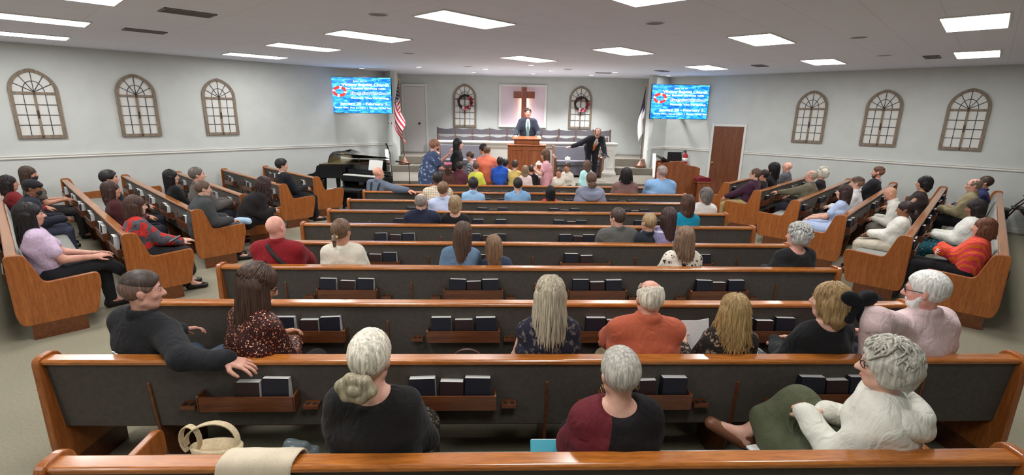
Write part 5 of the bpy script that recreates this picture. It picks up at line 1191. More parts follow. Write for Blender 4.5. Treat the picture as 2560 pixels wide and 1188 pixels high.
# sixth row
sitter(5, -1.06, 1.28, 'grey haired man in a navy suit coat', hair='fringe', hairc=(138, 130, 124), topc=(34, 38, 58), topname='jacket', collar='full', skin=FAIR, w=1.2, loose=.03, botc=(34, 38, 58))
sitter(5, -.60, 1.25, 'woman with a light brown bob in a black top', hair='bob', hlen=.09, flare=.95, hairc=(152, 128, 98), topc=(28, 28, 30), fem=True, skin=FAIR, neckline=.045, loose=.022, w=1.06)
sitter(5, 2.59, 1.30, 'woman with brown hair in a bright teal top', hair='long', hlen=.20, hairc=(78, 54, 42), topc=(18, 134, 164), fem=True, skin=FAIR, loose=.022, head=(6, 0, 0))
# seventh row
sitter(6, -.86, 1.31, 'man with brown hair in a pale blue dress shirt', hair='short', hairc=(112, 84, 62), topc=(176, 188, 216), collar='full', skin=FAIR, loose=.028, w=1.08, head=(-18, 2, 0))
sitter(6, 3.22, 1.27, 'woman with grey hair in a white top at the right end', hair='long', hlen=.12, hairc=(116, 108, 104), topc=(222, 218, 214), fem=True, skin=FAIR, loose=.022, head=(26, 0, 0), w=1.05)
# eighth row
sitter(7, -1.06, 1.35, 'man with black hair in a cream plaid shirt', hair='short', hairc=(34, 28, 26), topc=('plaid', (214, 202, 180), (166, 150, 126), 26), collar='full', skin=BROWN, w=1.16, loose=.03)
sitter(7, -.45, 1.26, 'boy with dark hair in a light blue shirt, left of two', hair='short', thick=.018, hairc=(36, 30, 30), topc=(148, 186, 222), collar='full', skin=TAN)
sitter(7, .32, 1.27, 'dark haired man in a steel blue shirt, right of two', hair='short', hairc=(44, 34, 30), topc=(124, 164, 202), collar='full', skin=FAIR, w=1.06, loose=.024)
sitter(7, .89, 1.13, 'small girl with long black hair in a red top', hair='long', hlen=.24, hairc=(30, 26, 28), topc=(196, 70, 52), fem=True, skin=TAN)
sitter(7, 1.59, 1.38, 'woman in a grey blue hooded sweatshirt with a pink hair tie', hair='bun', hairc=(100, 74, 62), topc=(134, 138, 158), hood=True, fem=True, skin=FAIR, w=1.26, loose=.034, ex=('clip',), clipat=(0, -.14, -.06), clipc=(226, 160, 166))
# ninth row
sitter(8, -2.29, 1.32, 'bald man in a blue grey shirt with suspenders, arm along the pew', hair='bald', topc=(96, 106, 122), collar='full', skin=(218, 162, 142), w=1.16, loose=.03, ex=('suspenders',), head=(-32, 0, 0), twist=-14, rz=-6, armR=dict(at=(-1.60, 8.98, .93), pole=(.2, -.8, -.3), dir=(1, .1, -.2), nrm=(.1, -.2, 1), curl=.3))
sitter(8, 2.43, 1.35, 'woman with thick black hair in a mauve brown top', hair='bob', hlen=.16, flare=1.25, thick=.026, hairc=(30, 25, 25), topc=(122, 92, 88), fem=True, skin=BROWN, w=1.3, loose=.03)
sitter(8, 3.11, 1.41, 'heavy grey haired man in a light blue shirt near the organ', hair='fade', hairc=(134, 124, 118), topc=(128, 166, 206), collar='full', skin=PINK, w=1.36, loose=.034, head=(22, 0, 0), ex=('glasses',), fold=.007)
# left block, facing the platform
def lside(x, y, top, label, **k):
    d = dict(pos=(x, y), top=top, label=label, rz=-45, h=MID, detail=1, arms='lap'); d.update(k); PEOPLE.append(d)
lside(-4.97, 5.22, 1.35, 'woman with long black hair in a lavender top, legs crossed, left block', hair='long', hlen=.36, flare=1.15, hairc=(32, 26, 28), topc=('floral', (200, 178, 202), (184, 158, 188), (208, 190, 210), 30), sleeve='short', fem=True, skin=(206, 156, 138), loose=.02, botc=(34, 34, 38), armR=dict(loc=(.12, .36, .70), dir=(-.3, 1, .05)), armL=dict(loc=(-.06, .38, .70), dir=(.3, 1, .05)), legs={1: ((.04, .46, .60), (-.12, .72, .30)), 0: ((-.10, .44, .51), (-.10, .46, .09))}, toes={1: (-.05, .15, -.02)}, head=(-6, 0, 0))
lside(-6.88, 7.36, 1.28, 'man in a dark cap and navy jacket leaning forward, left block', hair='short', hairc=(40, 34, 32), topc=(36, 38, 50), topname='jacket', collar='full', skin=BROWN, lean=-8, ex=('cap', 'mask'), loose=.03, w=1.15, botc=(74, 76, 96), head=(-14, 10, 0), arms='knee', hunch=.05)
lside(-8.0, 8.55, 1.33, 'woman with long brown hair and patterned top by the left wall', hair='long', hlen=.30, hairc=(70, 54, 44), topc=('floral', (92, 84, 78), (58, 52, 50), (128, 116, 100), 26), sleeve='short', fem=True, skin=TAN, ex=('mask',), head=(-20, 4, 0), botc=(54, 50, 50))
lside(-7.75, 7.92, 1.26, 'person in red and dark clothes cut by the left edge', hair='long', hlen=.22, hairc=(38, 28, 28), topc=(120, 34, 38), fem=True, skin=TAN, botc=(40, 36, 40))
lside(-4.47, 6.06, 1.29, 'woman with brown hair in a red and grey floral top holding a phone', hair='long', hlen=.22, flare=1.1, hairc=(70, 48, 40), topc=('floral', (84, 84, 92), (190, 46, 42), (60, 58, 64), 12, .46), fem=True, skin=FAIR, loose=.03, w=1.15, botc=(36, 34, 36), armR=dict(loc=(.06, .42, .66), dir=(-.1, 1, .1)), armL=dict(loc=(-.05, .40, .66), dir=(.2, 1, .1)), head=(-4, 6, 0), lean=2, bot='skirt')
lside(-5.68, 7.28, 1.28, 'woman with dark brown hair in a maroon top, left block', hair='long', hlen=.20, hairc=(62, 42, 38), topc=(74, 34, 38), fem=True, skin=TAN, head=(-8, 0, 0))
lside(-6.2, 7.95, 1.36, 'young man with black hair and black shirt beside the maroon top', hair='short', thick=.018, hairc=(28, 24, 24), topc=(30, 32, 38), collar='full', skin=(208, 160, 138), head=(-14, 0, 0))
lside(-4.45, 7.44, 1.29, 'man in a charcoal suit leaning forward with hands together', hair='short', hairc=(92, 72, 58), topc=(64, 66, 68), topname='jacket', collar='full', skin=FAIR, lean=-4, loose=.03, w=1.15, botc=(36, 40, 56), hunch=.05, head=(-6, 8, 0), arms='knee')
lside(-5.08, 8.38, 1.38, 'grey haired man in a taupe jacket behind the charcoal suit', hair='short', hairc=(100, 92, 86), topc=(92, 86, 82), topname='jacket', collar='full', skin=PINK, loose=.03, w=1.15, head=(-10, 0, 0))
lside(-5.72, 8.70, 1.29, 'woman with long straight black hair and black dress, left block', hair='long', hlen=.34, hairc=(30, 25, 26), topc=(26, 26, 28), fem=True, skin=FAIR, head=(-12, 0, 0), neckline=.05)
lside(-4.02, 8.42, 1.20, 'person with long dark curly hair slumped forward in black clothes', hair='long', hlen=.42, flare=1.5, wave=.03, thick=.03, hairc=(52, 30, 30), topc=(30, 24, 26), fem=True, skin=FAIR, lean=-22, head=(10, 44, 0), hunch=.08, w=1.2, loose=.03, botc=(30, 26, 28), arms='knee')
lside(-4.45, 10.21, 1.36, 'young man in a black suit with dark tie by the piano', hair='short', thick=.018, hairc=(34, 28, 28), topc=(28, 29, 34), topname='jacket', open=.052, skin=FAIR, head=(-18, 4, 0), ex=('tie',), tiec=(34, 32, 40), loose=.024, botc=(28, 29, 34), h=FAR, detail=0)
# right block
def rside(x, y, top, label, **k):
    d = dict(pos=(x, y), top=top, label=label, rz=45, h=MID, detail=1, arms='lap'); d.update(k); PEOPLE.append(d)
rside(5.83, 5.62, 1.22, 'woman with auburn hair in an orange and pink striped sweater, arms folded', hair='long', hlen=.16, flare=1.2, hairc=(108, 66, 46), topc=('bands', (222, 104, 40), (214, 62, 78), 7), fem=True, skin=PINK, loose=.034, w=1.1, botc=(26, 26, 30), lean=14, armL=dict(loc=(.10, .26, .80), dir=(1, .1, .1), nrm=(0, 1, .3)), armR=dict(loc=(-.10, .28, .77), dir=(-1, .1, .1), nrm=(0, 1, .3)), head=(4, 0, 0), legs={0: ((-.10, .46, .55), (-.12, .62, .14)), 1: ((.10, .46, .55), (.08, .62, .14))})
rside(6.74, 6.68, 1.27, 'woman with black hair in a white cardigan and teal patterned skirt', hair='long', hlen=.16, hairc=(40, 32, 32), topc=(222, 220, 212), topname='cardigan', fem=True, skin=(150, 106, 82), loose=.03, w=1.15, bot='long_skirt', botc=('floral', (40, 92, 104), (24, 50, 62), (132, 168, 158), 15), lean=14, head=(2, 10, 0))
rside(8.6, 8.66, 1.33, 'balding man in a khaki jacket on the nearest right pew', hair='fringe', hairc=(120, 104, 90), topc=(146, 134, 104), topname='jacket', collar='full', skin=PINK, loose=.03, w=1.2, botc=(30, 30, 34), lean=12, head=(6, 4, 0))
rside(9.22, 9.08, 1.33, 'dark haired person with a navy scarf beyond the khaki jacket', hair='short', hairc=(60, 44, 34), topc=(44, 50, 92), collar='full', skin=TAN, lean=10)
rside(5.9, 6.88, 1.20, 'woman with dark hair tied back in a white sweater and cream trousers', hair='bun', hairc=(44, 34, 32), topc=(220, 216, 208), fem=True, skin=(150, 104, 80), loose=.03, w=1.1, botc=(204, 194, 176), lean=16, head=(4, 6, 0), arms='clasp', shoec=(84, 48, 36))
rside(6.7, 8.18, 1.22, 'bald man in a white shirt bowing his head, right block', hair='bald', topc=(216, 212, 202), collar='full', skin=(206, 156, 130), lean=-16, head=(6, 42, 0), loose=.024, botc=(128, 122, 112), hunch=.05, w=1.08, arms='knee')
rside(7.73, 8.73, 1.35, 'woman with a black bob in a dark sleeveless top', hair='bob', hlen=.12, hairc=(28, 24, 26), topc=(58, 50, 48), sleeve='none', fem=True, skin=TAN, loose=.016, lean=14, w=1.1, arms='lap', botc=(44, 40, 40))
rside(5.77, 8.03, 1.27, 'girl with dark brown hair in a pale blue dress', hair='long', hlen=.24, hairc=(58, 42, 40), topc=(176, 192, 224), topname='dress', sleeve='short', gown=.6, fem=True, skin=FAIR, bot='none', lean=6, arms='knee', spread=.16)
rside(6.54, 8.8, 1.32, 'young man with short brown hair in a white shirt, right block', hair='fade', hairc=(84, 62, 48), topc=(222, 222, 222), collar='full', skin=FAIR, lean=8, botc=(44, 46, 58))
rside(8.18, 10.44, 1.35, 'bearded man in a black suit leaning back by the right wall', hair='fade', hairc=(88, 56, 40), topc=(32, 33, 38), topname='jacket', open=.055, skin=PINK, ex=('beard', 'tie'), tiec=(96, 60, 60), lean=20, loose=.026, w=1.15, botc=(32, 33, 38))
FB = dict(h=FAR, detail=0)
rside(6.37, 9.89, 1.31, 'bald man in an olive tweed jacket', hair='fringe', hairc=(170, 150, 130), topc=(112, 106, 88), topname='jacket', collar='full', skin=PINK, loose=.03, w=1.15, lean=8, armL=dict(loc=(-.10, .52, .80), dir=(-.2, 1, 0)), **FB)
rside(7.01, 10.53, 1.30, 'woman with fluffy white hair beside the olive jacket', hair='puff', vol=1.1, hairc=(206, 200, 186), topc=(34, 32, 34), fem=True, skin=PINK, **FB)
rside(5.32, 10.1, 1.31, 'man with glasses in a dark purple shirt, khaki trousers', hair='short', hairc=(88, 66, 50), topc=(66, 36, 56), collar='full', skin=FAIR, ex=('glasses',), w=1.12, loose=.026, botc=(172, 148, 100), arms='knee', **FB)
rside(5.75, 10.56, 1.24, 'dark haired child between the purple shirt and the woman in black', hair='short', hairc=(40, 32, 30), topc=(44, 36, 40), skin=TAN, **FB)
rside(6.14, 10.92, 1.35, 'woman with long black hair and a white hair clip in black', hair='long', hlen=.30, thick=.024, hairc=(28, 24, 25), topc=(30, 29, 31), fem=True, skin=FAIR, ex=('clip',), clipat=(.085, -.05, .04), clipc=(220, 220, 220), **FB)
rside(6.91, 11.69, 1.31, 'bald man with red framed glasses in a grey jacket near the brown door', hair='bald', topc=(88, 88, 92), topname='jacket', collar='full', skin=PINK, ex=('glasses',), w=1.1, loose=.028, **FB)
# children and helpers standing before the platform
GR = 'people gathered before the platform'
def stand(x, y, top, label, **k):
    d = dict(pos=(x, y), top=top, label=label, sit=False, h=FAR, detail=0, lean=0, group=GR, rz=0); d.update(k); PEOPLE.append(d)
stand(-1.47, 11.3, 1.72, 'woman with short auburn hair in a blue floral dress, pointing', rz=-62, hair='short', thick=.024, hairc=(140, 96, 74), topc=('floral', (66, 80, 112), (150, 160, 178), (42, 52, 80), 13), topname='dress', sleeve='short', gown=.62, bot='none', fem=True, skin=PINK, w=1.3, loose=.024, lean=-10, hunch=.04, head=(0, 16, 0), armL=dict(loc=(-.04, .54, 1.40), dir=(0, .4, 1), nrm=(0, -1, .2), curl=.5), armR=dict(loc=(.05, .46, 1.02), dir=(.1, 1, -.1)), ex=('mask',))
stand(-.97, 11.75, 1.73, 'woman with long black hair in a black dress facing right', rz=-100, hair='long', hlen=.36, hairc=(28, 24, 26), topc=(26, 26, 28), topname='dress', gown=.5, bot='none', fem=True, skin=FAIR, lean=-4)
stand(-1.14, 11.0, 1.24, 'girl with a pink hair bow and long brown hair', hair='long', hlen=.34, hairc=(80, 54, 42), topc=(88, 56, 50), topname='dress', gown=.5, bot='none', fem=True, skin=FAIR, ex=('bow',), bowat=(0, -.09, .10), bowc=(218, 130, 156), bows=1.3)
stand(-.89, 11.05, 1.27, 'boy with dark hair in a maroon shirt', hair='short', thick=.018, hairc=(44, 34, 32), topc=(94, 48, 58), skin=TAN, collar='full')
stand(-.69, 11.6, 1.45, 'boy in a dark striped shirt turned to the left', rz=70, hair='short', hairc=(78, 58, 46), topc=('bands', (66, 66, 80), (176, 180, 190), 9), skin=FAIR, head=(0, 22, 0))
stand(-.40, 11.85, 1.61, 'woman with black hair up in a grey shirt', rz=40, hair='updo', hairc=(28, 24, 26), topc=(132, 130, 132), sleeve='short', fem=True, skin=TAN, head=(0, 20, 0), lean=-8)
stand(-.53, 11.05, 1.27, 'child in a bright yellow shirt', hair='short', hairc=(96, 70, 54), topc=(214, 212, 84), skin=FAIR, slean=-3)
stand(-.29, 11.35, 1.60, 'man in a coral shirt and khaki trousers seen from behind', hair='short', hairc=(104, 76, 56), topc=(228, 122, 96), collar='full', skin=PINK, w=1.22, loose=.03, botc=(150, 140, 118), arms='front', head=(-16, 20, 0), ex=('glasses',))
stand(.01, 11.1, 1.385, 'boy in a royal blue shirt', hair='short', thick=.010, hairc=(40, 32, 30), topc=(44, 88, 186), collar='full', skin=DEEP, arms='front', botc=(40, 44, 60), w=1.08)
stand(.14, 11.5, 1.30, 'dark haired boy in a white shirt behind the blue shirt', hair='short', thick=.018, hairc=(30, 26, 28), topc=(214, 208, 198), skin=TAN, rz=-20)
stand(.35, 11.1, 1.31, 'boy in a yellow vest over a white shirt', hair='short', thick=.018, hairc=(70, 50, 42), topc=(216, 186, 110), topname='vest', sleeve='short', skin=FAIR, rz=-14, head=(0, 14, 0), arms='front')
stand(.57, 10.95, 1.21, 'small girl with light brown hair in a pale dress', hair='long', hlen=.20, hairc=(140, 112, 88), topc=(222, 196, 190), topname='dress', gown=.5, bot='none', fem=True, skin=FAIR, head=(0, 12, 0))
stand(.73, 11.3, 1.19, 'boy in a dark shirt behind the small girl', hair='short', hairc=(60, 46, 40), topc=(40, 38, 42), skin=FAIR)
stand(1.04, 11.3, 1.545, 'girl with brown hair in a pink pinafore and white sleeves', rz=82, hair='long', hlen=.30, hairc=(100, 74, 58), topc=(216, 158, 166), topname='dress', sleeve='short', gown=.55, bot='none', fem=True, skin=FAIR, arms='front', head=(6, 14, 0))
stand(1.33, 11.0, 1.17, 'smaller girl in a cream sweater facing the camera', rz=168, hair='updo', hairc=(70, 50, 40), topc=(218, 208, 192), fem=True, skin=(196, 146, 120), bot='skirt')
stand(1.53, 11.15, 1.275, 'girl with white hair bows in a cream sweater facing the camera', rz=150, hair='updo', hairc=(52, 38, 32), topc=(220, 212, 198), fem=True, skin=(184, 132, 104), bot='skirt', ex=('scarf_hair',), head=(10, 0, 0))
stand(2.0, 11.3, 1.32, 'girl with long brown hair in a pale aqua dress', rz=20, hair='long', hlen=.36, hairc=(104, 78, 66), topc=(176, 220, 218), topname='dress', gown=.55, bot='none', fem=True, skin=FAIR)
# platform
PEOPLE.append(dict(pos=(.755, 13.66), top=2.478, base=PZ, sit=False, rz=180, label='preacher in a dark suit and teal tie standing behind the pulpit', group='men on the platform', h=MID, detail=0, hair='short', hairc=(50, 38, 34), topc=(38, 42, 54), topname='jacket', jacket=True, open=.058, skin=(216, 158, 138), ex=('tie',), tiec=(90, 122, 120), w=1.05, loose=.024, lean=0, botc=(38, 42, 54), head=(0, 6, 0),
 armL=dict(at=(1.04, 13.30, 1.765), dir=(.2, 1, -.35), nrm=(0, .3, 1), curl=.5, pole=(-.35, -.6, -.6)), armR=dict(at=(.42, 13.30, 1.765), dir=(-.2, 1, -.35), nrm=(0, .3, 1), curl=.5, pole=(.35, -.6, -.6))))
PEOPLE.append(dict(pos=(2.62, 13.36), top=1.846, base=PZ, sit=False, rz=186, pz=.86, s=1.02, label='balding man in a black suit and orange tie bending forward, arm stretched', group='men on the platform', h=MID, detail=0, hair='fringe', hairc=(52, 40, 36), topc=(30, 31, 36), topname='jacket', jacket=True, open=.062, skin=(212, 158, 136), ex=('tie', 'glasses', 'hanky'), tiec=(226, 120, 48), w=1.15, loose=.026, lean=-50, neckf=.25, botc=(30, 31, 36), head=(-10, 40, 0),
 armR=dict(at=(1.93, 13.60, 1.46), dir=(.95, .3, -.1), nrm=(0, .0, 1), curl=.2, pole=(.3, .8, -.4)), armL=dict(at=(2.84, 13.22, 1.24), dir=(.3, 1, -.2), nrm=(-1, 0, .2), curl=.7)))
for P in PEOPLE: make_person(P)
# ------------------------------------------------------------------ downlight lamps
for o in [o for o in COL.objects if o.name.startswith('downlight')]:
    l = bpy.data.lights.new('downlight_lamp', 'SPOT'); l.energy = DOWN_W*(.3 if o.location.x < -3 or o.location.x > 4 else 1); l.spot_size = math.radians(116); l.spot_blend = .8; l.shadow_soft_size = .06; l.color = (1, .99, 1)
    q = bpy.data.objects.new('lamp', l); COL.objects.link(q); q.parent = o; q.location = (0, 0, -.03)
m_gloss = plain('piano_black', (14, 15, 17), .12, coat=.6); m_ivory = plain('piano_keys', (236, 234, 226), .3); m_gold = plain('piano_plate', (150, 128, 70), .35, metal=.7)
# ------------------------------------------------------------------ grand piano, keyboard end to the left
pi_ = empty('grand_piano', (-4.55, 12.55, 0), 0, 'black grand piano with open lid by the left wall', 'piano')
plan = [(0, 0), (.55, 0)]+[(.55+.95*t, .0+.85*(3*t*t-2*t**3)) for t in np.linspace(.1, 1, 9)]+[(1.5, 1.25), (1.42, 1.38), (0, 1.40)]
MB().prism(plan, .66, 1.02, 'z').build('case', m_gloss, pi_, bevel=.01)
inner = [(.08+.9*(x), .06+.9*y) for x, y in plan]; MB().prism(inner, 1.015, 1.024, 'z').build('iron_plate', m_gold, pi_)
mb = MB(); mb.prism(rounded([(-.32, .60), (.0, .60), (.0, .98), (-.06, .98), (-.10, .80), (-.26, .76), (-.32, .74)], [.03, 0, .02, .05, .08, .04, .03], 4), 0, .06, 'y'); mb.prism(rounded([(-.32, .60), (.0, .60), (.0, .98), (-.06, .98), (-.10, .80), (-.26, .76), (-.32, .74)], [.03, 0, .02, .05, .08, .04, .03], 4), 1.34, 1.40, 'y'); mb.box(-.30, .0, .06, 1.34, .60, .70); mb.box(-.06, 0, .06, 1.34, .70, .98); mb.build('keyboard_arms', m_gloss, pi_)
MB().box(-.25, -.09, .07, 1.33, .70, .735).build('keys', m_ivory, pi_)
for x, y in ((.05, .12), (.05, 1.25), (1.25, 1.1)):
    MB().lathe([(.03, 0), (.035, .05), (.04, .1), (.06, .35), (.075, .6), (.075, .66)], (x, y, 0), 14).build('leg', m_gloss, pi_)
mb = MB(); lz = lambda y: 1.03+(1.38-y)*.16
pl2 = [(x, y) for x, y in plan if True]; n = len(pl2); vs = [(x+.02, y, lz(y)) for x, y in pl2]+[(x+.02, y, lz(y)+.022) for x, y in pl2]; keep = [(.45+x*.7, y) for x, y in plan]
vs = [(x, y, lz(y)) for x, y in keep]+[(x, y, lz(y)+.02) for x, y in keep]
mb.add(vs, [(i, (i+1) % n, n+(i+1) % n, n+i) for i in range(n)]+[tuple(range(n-1, -1, -1)), tuple(range(n, 2*n))]); mb.build('lid', m_gloss, pi_)
MB().obox((.62, .66, 1.26), (.16, 0, .035), (0, .5, -.08), (0, 0, .01)).build('lid_flap', m_gloss, pi_)
MB().tube([(.95, .2, 1.02), (.95, .22, 1.2)], .012, 8).build('lid_prop', m_gloss, pi_)
mb = MB(); mb.prism(rounded([(.2, 0), (1.2, 0), (1.15, .2), (.95, .26), (.45, .26), (.25, .2)], [.02, .02, .06, .04, .04, .06], 3), -.01, .01, 'x'); o = mb.build('music_desk', m_gloss, pi_, (.16, 0, 1.03)); o.rotation_euler = (0, math.radians(14), 0)
mb = MB(); mb.tube([(1.3, .9, .1), (1.3, .9, .66)], .02, 8); mb.box(1.22, 1.38, .86, .94, .08, .12); mb.build('pedal_lyre', m_gloss, pi_)
# ------------------------------------------------------------------ digital keyboard console in front of the piano
d = np.array([1.0, -.42]); d /= np.linalg.norm(d); kx = empty('keyboard_console', (-3.25, 12.08, 0), math.atan2(d[1], d[0]), 'black keyboard console with white keys before the piano', 'keyboard')
MB().box(-.62, .62, -.20, .22, .66, .80).build('keybed', m_gloss, kx, bevel=.012); MB().box(-.62, .62, .10, .22, .80, .92).build('rear_cabinet', m_gloss, kx, bevel=.012)
MB().box(-.56, .50, -.17, .03, .80, .822).build('white_keys', m_ivory, kx)
bkme = MB().box(-.006, .006, -.07, .03, .822, .832).mesh('black_key'); bkme.materials.append(m_black); kk = 0
for i in range(36):
    if i % 7 in (2, 6): continue
    o = bpy.data.objects.new('black_key', bkme); COL.objects.link(o); o.parent = kx; o.location = (-.54+1.02*(i+1)/36, 0, 0)
for sx in (-1, 1): MB().box(sx*.58-.03, sx*.58+.03, -.16, .20, 0, .66).build('side_panel', m_gloss, kx, bevel=.01)
MB().box(-.55, .55, .12, .15, .10, .66).build('modesty_panel', m_gloss, kx)
mu = empty('music_book', (-3.06, 12.22, .92), math.atan2(d[1], d[0]), 'open music book on the keyboard console', 'book')
for sx in (-1, 1): MB().add([(0, .02, .0), (sx*.20, -.01, .0), (sx*.20, .05, .24), (0, .08, .24), (0, .026, .0), (sx*.20, -.004, .0), (sx*.20, .056, .24), (0, .086, .24)], [(0, 1, 2, 3), (7, 6, 5, 4), (0, 4, 5, 1), (1, 5, 6, 2), (2, 6, 7, 3), (3, 7, 4, 0)]).build('page', m_pages, mu)
be = empty('keyboard_bench', (-3.55, 11.72, 0), math.atan2(d[1], d[0]), 'low black padded bench at the keyboard console', 'bench')
MB().box(-.38, .38, -.16, .16, .46, .54).build('padded_seat', m_black, be, bevel=.02)
for sx in (-1, 1):
    for sy in (-1, 1): MB().box(sx*.33-.02, sx*.33+.02, sy*.12-.02, sy*.12+.02, 0, .46).build('leg', m_black, be)
# ------------------------------------------------------------------ microphone stands
def mic(loc, top, label, boom):
    root = empty('microphone_stand', loc, 0, label, 'microphone stand', 'microphone stands')
    MB().lathe([(.0, 0), (.14, 0), (.14, .012), (.03, .022), (.018, .04), (0, .04)], n=20).build('base', m_black, root); MB().tube([(0, 0, .03), (0, 0, top)], .011, 8).build('pole', m_black, root)
    e = np.array(boom); MB().tube([(0, 0, top), tuple(np.array([0, 0, top])+e)], .009, 8).build('boom', m_black, root); q = np.array([0, 0, top])+e; MB().tube([tuple(q), tuple(q+unit(e)*.12), tuple(q+unit(e)*.16)], [.013, .02, .022], 10).build('microphone', m_black, root)
    MB().tube([(0, 0, top*.55), (0, 0, top*.55+.09)], .02, 8).build('clutch', m_black, root)
mic((-2.137, 11.7, 0), 1.15, 'black microphone stand in front of the left steps', (-.14, -.05, .03))
mic((-2.72, 12.45, 0), 1.28, 'tall black microphone stand beside the keyboard console', (-.05, 0, .14))
# ------------------------------------------------------------------ organ console and bench
m_org = wood('organ_wood', (112, 58, 28), (140, 78, 42), (158, 96, 56), 'z', .4, .25, .7)
og = empty('organ', (4.28, 12.8, 0), 0, 'brown wooden organ console at the right of the platform', 'organ')
MB().prism(rounded([(0, .08), (.98, .08), (.98, 1.02), (.86, 1.06), (.58, 1.10), (.52, 1.16), (.40, 1.20), (.0, 1.14)][::1], [.01, .01, .03, .03, .03, .03, .04, .02], 3), 0, .06, 'y').build('side_panel', m_org, og, bevel=.008)
MB().prism(rounded([(0, .08), (.98, .08), (.98, 1.02), (.86, 1.06), (.58, 1.10), (.52, 1.16), (.40, 1.20), (.0, 1.14)][::1], [.01, .01, .03, .03, .03, .03, .04, .02], 3), .6, .66, 'y').build('side_panel', m_org, og, bevel=.008)
MB().prism([(.03, .1), (.50, .1), (.50, 1.10), (.40, 1.16), (.03, 1.1)], .06, .6, 'y').build('cabinet', m_org, og); MB().box(.5, .95, .06, .6, .72, .84).build('keydesk', m_org, og); MB().box(.56, .92, .08, .58, .84, .86).build('keys', m_ivory, og); MB().box(0, .98, -.02, .68, 0, .08).build('plinth', m_org, og)
o = MB().box(-.02, .02, .05, .6, 0, .26).build('music_rack', m_black, og, (.2, 0, 1.14)); o.rotation_euler = (0, math.radians(-58), 0)
MB().obox((.30, .1, 1.30), (.18, 0, .0), (0, .012, .0), (0, 0, .12)).build('console_screen', m_black, og)
ob = empty('organ_bench', (5.30, 12.86, 0), 0, 'wooden organ bench with a dark red cushion', 'bench')
m_redc = fabric('red_cushion', (110, 22, 36), .1)
for y in (-.28, .28): MB().box(-.16, .16, y-.02, y+.02, 0, .66).build('side_panel', m_org, ob, bevel=.006)
MB().box(-.18, .18, -.32, .32, .66, .70).build('seat_board', m_org, ob, bevel=.006); MB().prism(rounded([(-.18, .70), (.18, .70), (.18, .76), (.12, .80), (-.12, .80), (-.18, .76)], [.01, .01, .03, .03, .03, .03], 3), -.32, .32, 'y').build('cushion', m_redc, ob); MB().box(-.02, .02, -.26, .26, .1, .16).build('stretcher', m_org, ob)
# ------------------------------------------------------------------ communion table with lantern and book
ct = empty('communion_table', (.9, 11.80, 0), 0, 'dark wooden communion table in front of the pulpit', 'table')
MB().box(-.55, .55, -.22, .22, .80, .85).build('table_top', m_oakdark, ct, bevel=.008); MB().box(-.5, .5, -.18, .18, .68, .80).build('apron', m_oakdark, ct)
for sx in (-1, 1):
    for sy in (-1, 1): MB().box(sx*.47-.035, sx*.47+.035, sy*.15-.035, sy*.15+.035, 0, .68).build('leg', m_oakdark, ct, bevel=.006)
la = empty('lantern', (.94, 11.8, .85), 0, 'white lantern on the communion table beside the pink girl', 'lantern')
MB().box(-.075, .075, -.075, .075, 0, .03).build('base', m_white, la); MB().box(-.075, .075, -.075, .075, .30, .33).build('top_plate', m_white, la); MB().prism([(-.075, .33), (.075, .33), (.02, .39), (-.02, .39)], -.05, .05, 'y').build('roof', m_white, la)
for sx in (-1, 1):
    for sy in (-1, 1): MB().box(sx*.065-.01, sx*.065+.01, sy*.065-.01, sy*.065+.01, .03, .30).build('post', m_white, la)
MB().lathe([(.0, .03), (.035, .03), (.035, .17), (0, .17)], n=14).build('candle', m_pages, la)
ob2 = empty('open_book', (.72, 11.76, .85), 0, 'open white book on the communion table', 'book')
for sx in (-1, 1): MB().obox((sx*.10, 0, .03), (.10, 0, sx*.012), (0, .11, .03), (0, 0, .008)).build('page_block', m_pages, ob2)
# ------------------------------------------------------------------ rollator at the right wall
m_wine = plain('rollator_frame', (58, 22, 26), .3, metal=.4)
ro = empty('rollator', (10.85, 9.83, 0), math.radians(45), 'dark rollator walker standing at the right wall', 'walker')
for sx in (-1, 1):
    x = sx*.25
    mb = MB(); mb.tube([(x, .30, .10), (x, .05, .62), (x, -.12, .86), (x, -.20, .92)], .014, 8); mb.tube([(x, -.28, .10), (x, -.12, .45), (x, .02, .62)], .014, 8); mb.build('side_frame', m_wine, ro)
    MB().tube([(x, -.20, .92), (x, -.34, .93)], .02, 10).build('handgrip', m_black, ro); MB().tube([(x, -.30, .90), (x, -.24, .84), (x, -.12, .80)], .006, 6).build('brake_lever', m_black, ro)
    for y in (-.28, .30):
        MB().tube([(x-.015, y, .09), (x+.015, y, .09)], .088, 20).tube([(x-.022, y, .09), (x+.022, y, .09)], .03, 12).build('wheel', m_black, ro)
MB().box(-.22, .22, -.14, .12, .58, .61).build('seat', m_black, ro, bevel=.008); MB().box(-.16, .16, .13, .28, .34, .56).build('storage_bag', m_black, ro, bevel=.02); MB().tube([(-.25, -.1, .84), (0, -.02, .86), (.25, -.1, .84)], .016, 8).build('backrest_strap', m_black, ro)
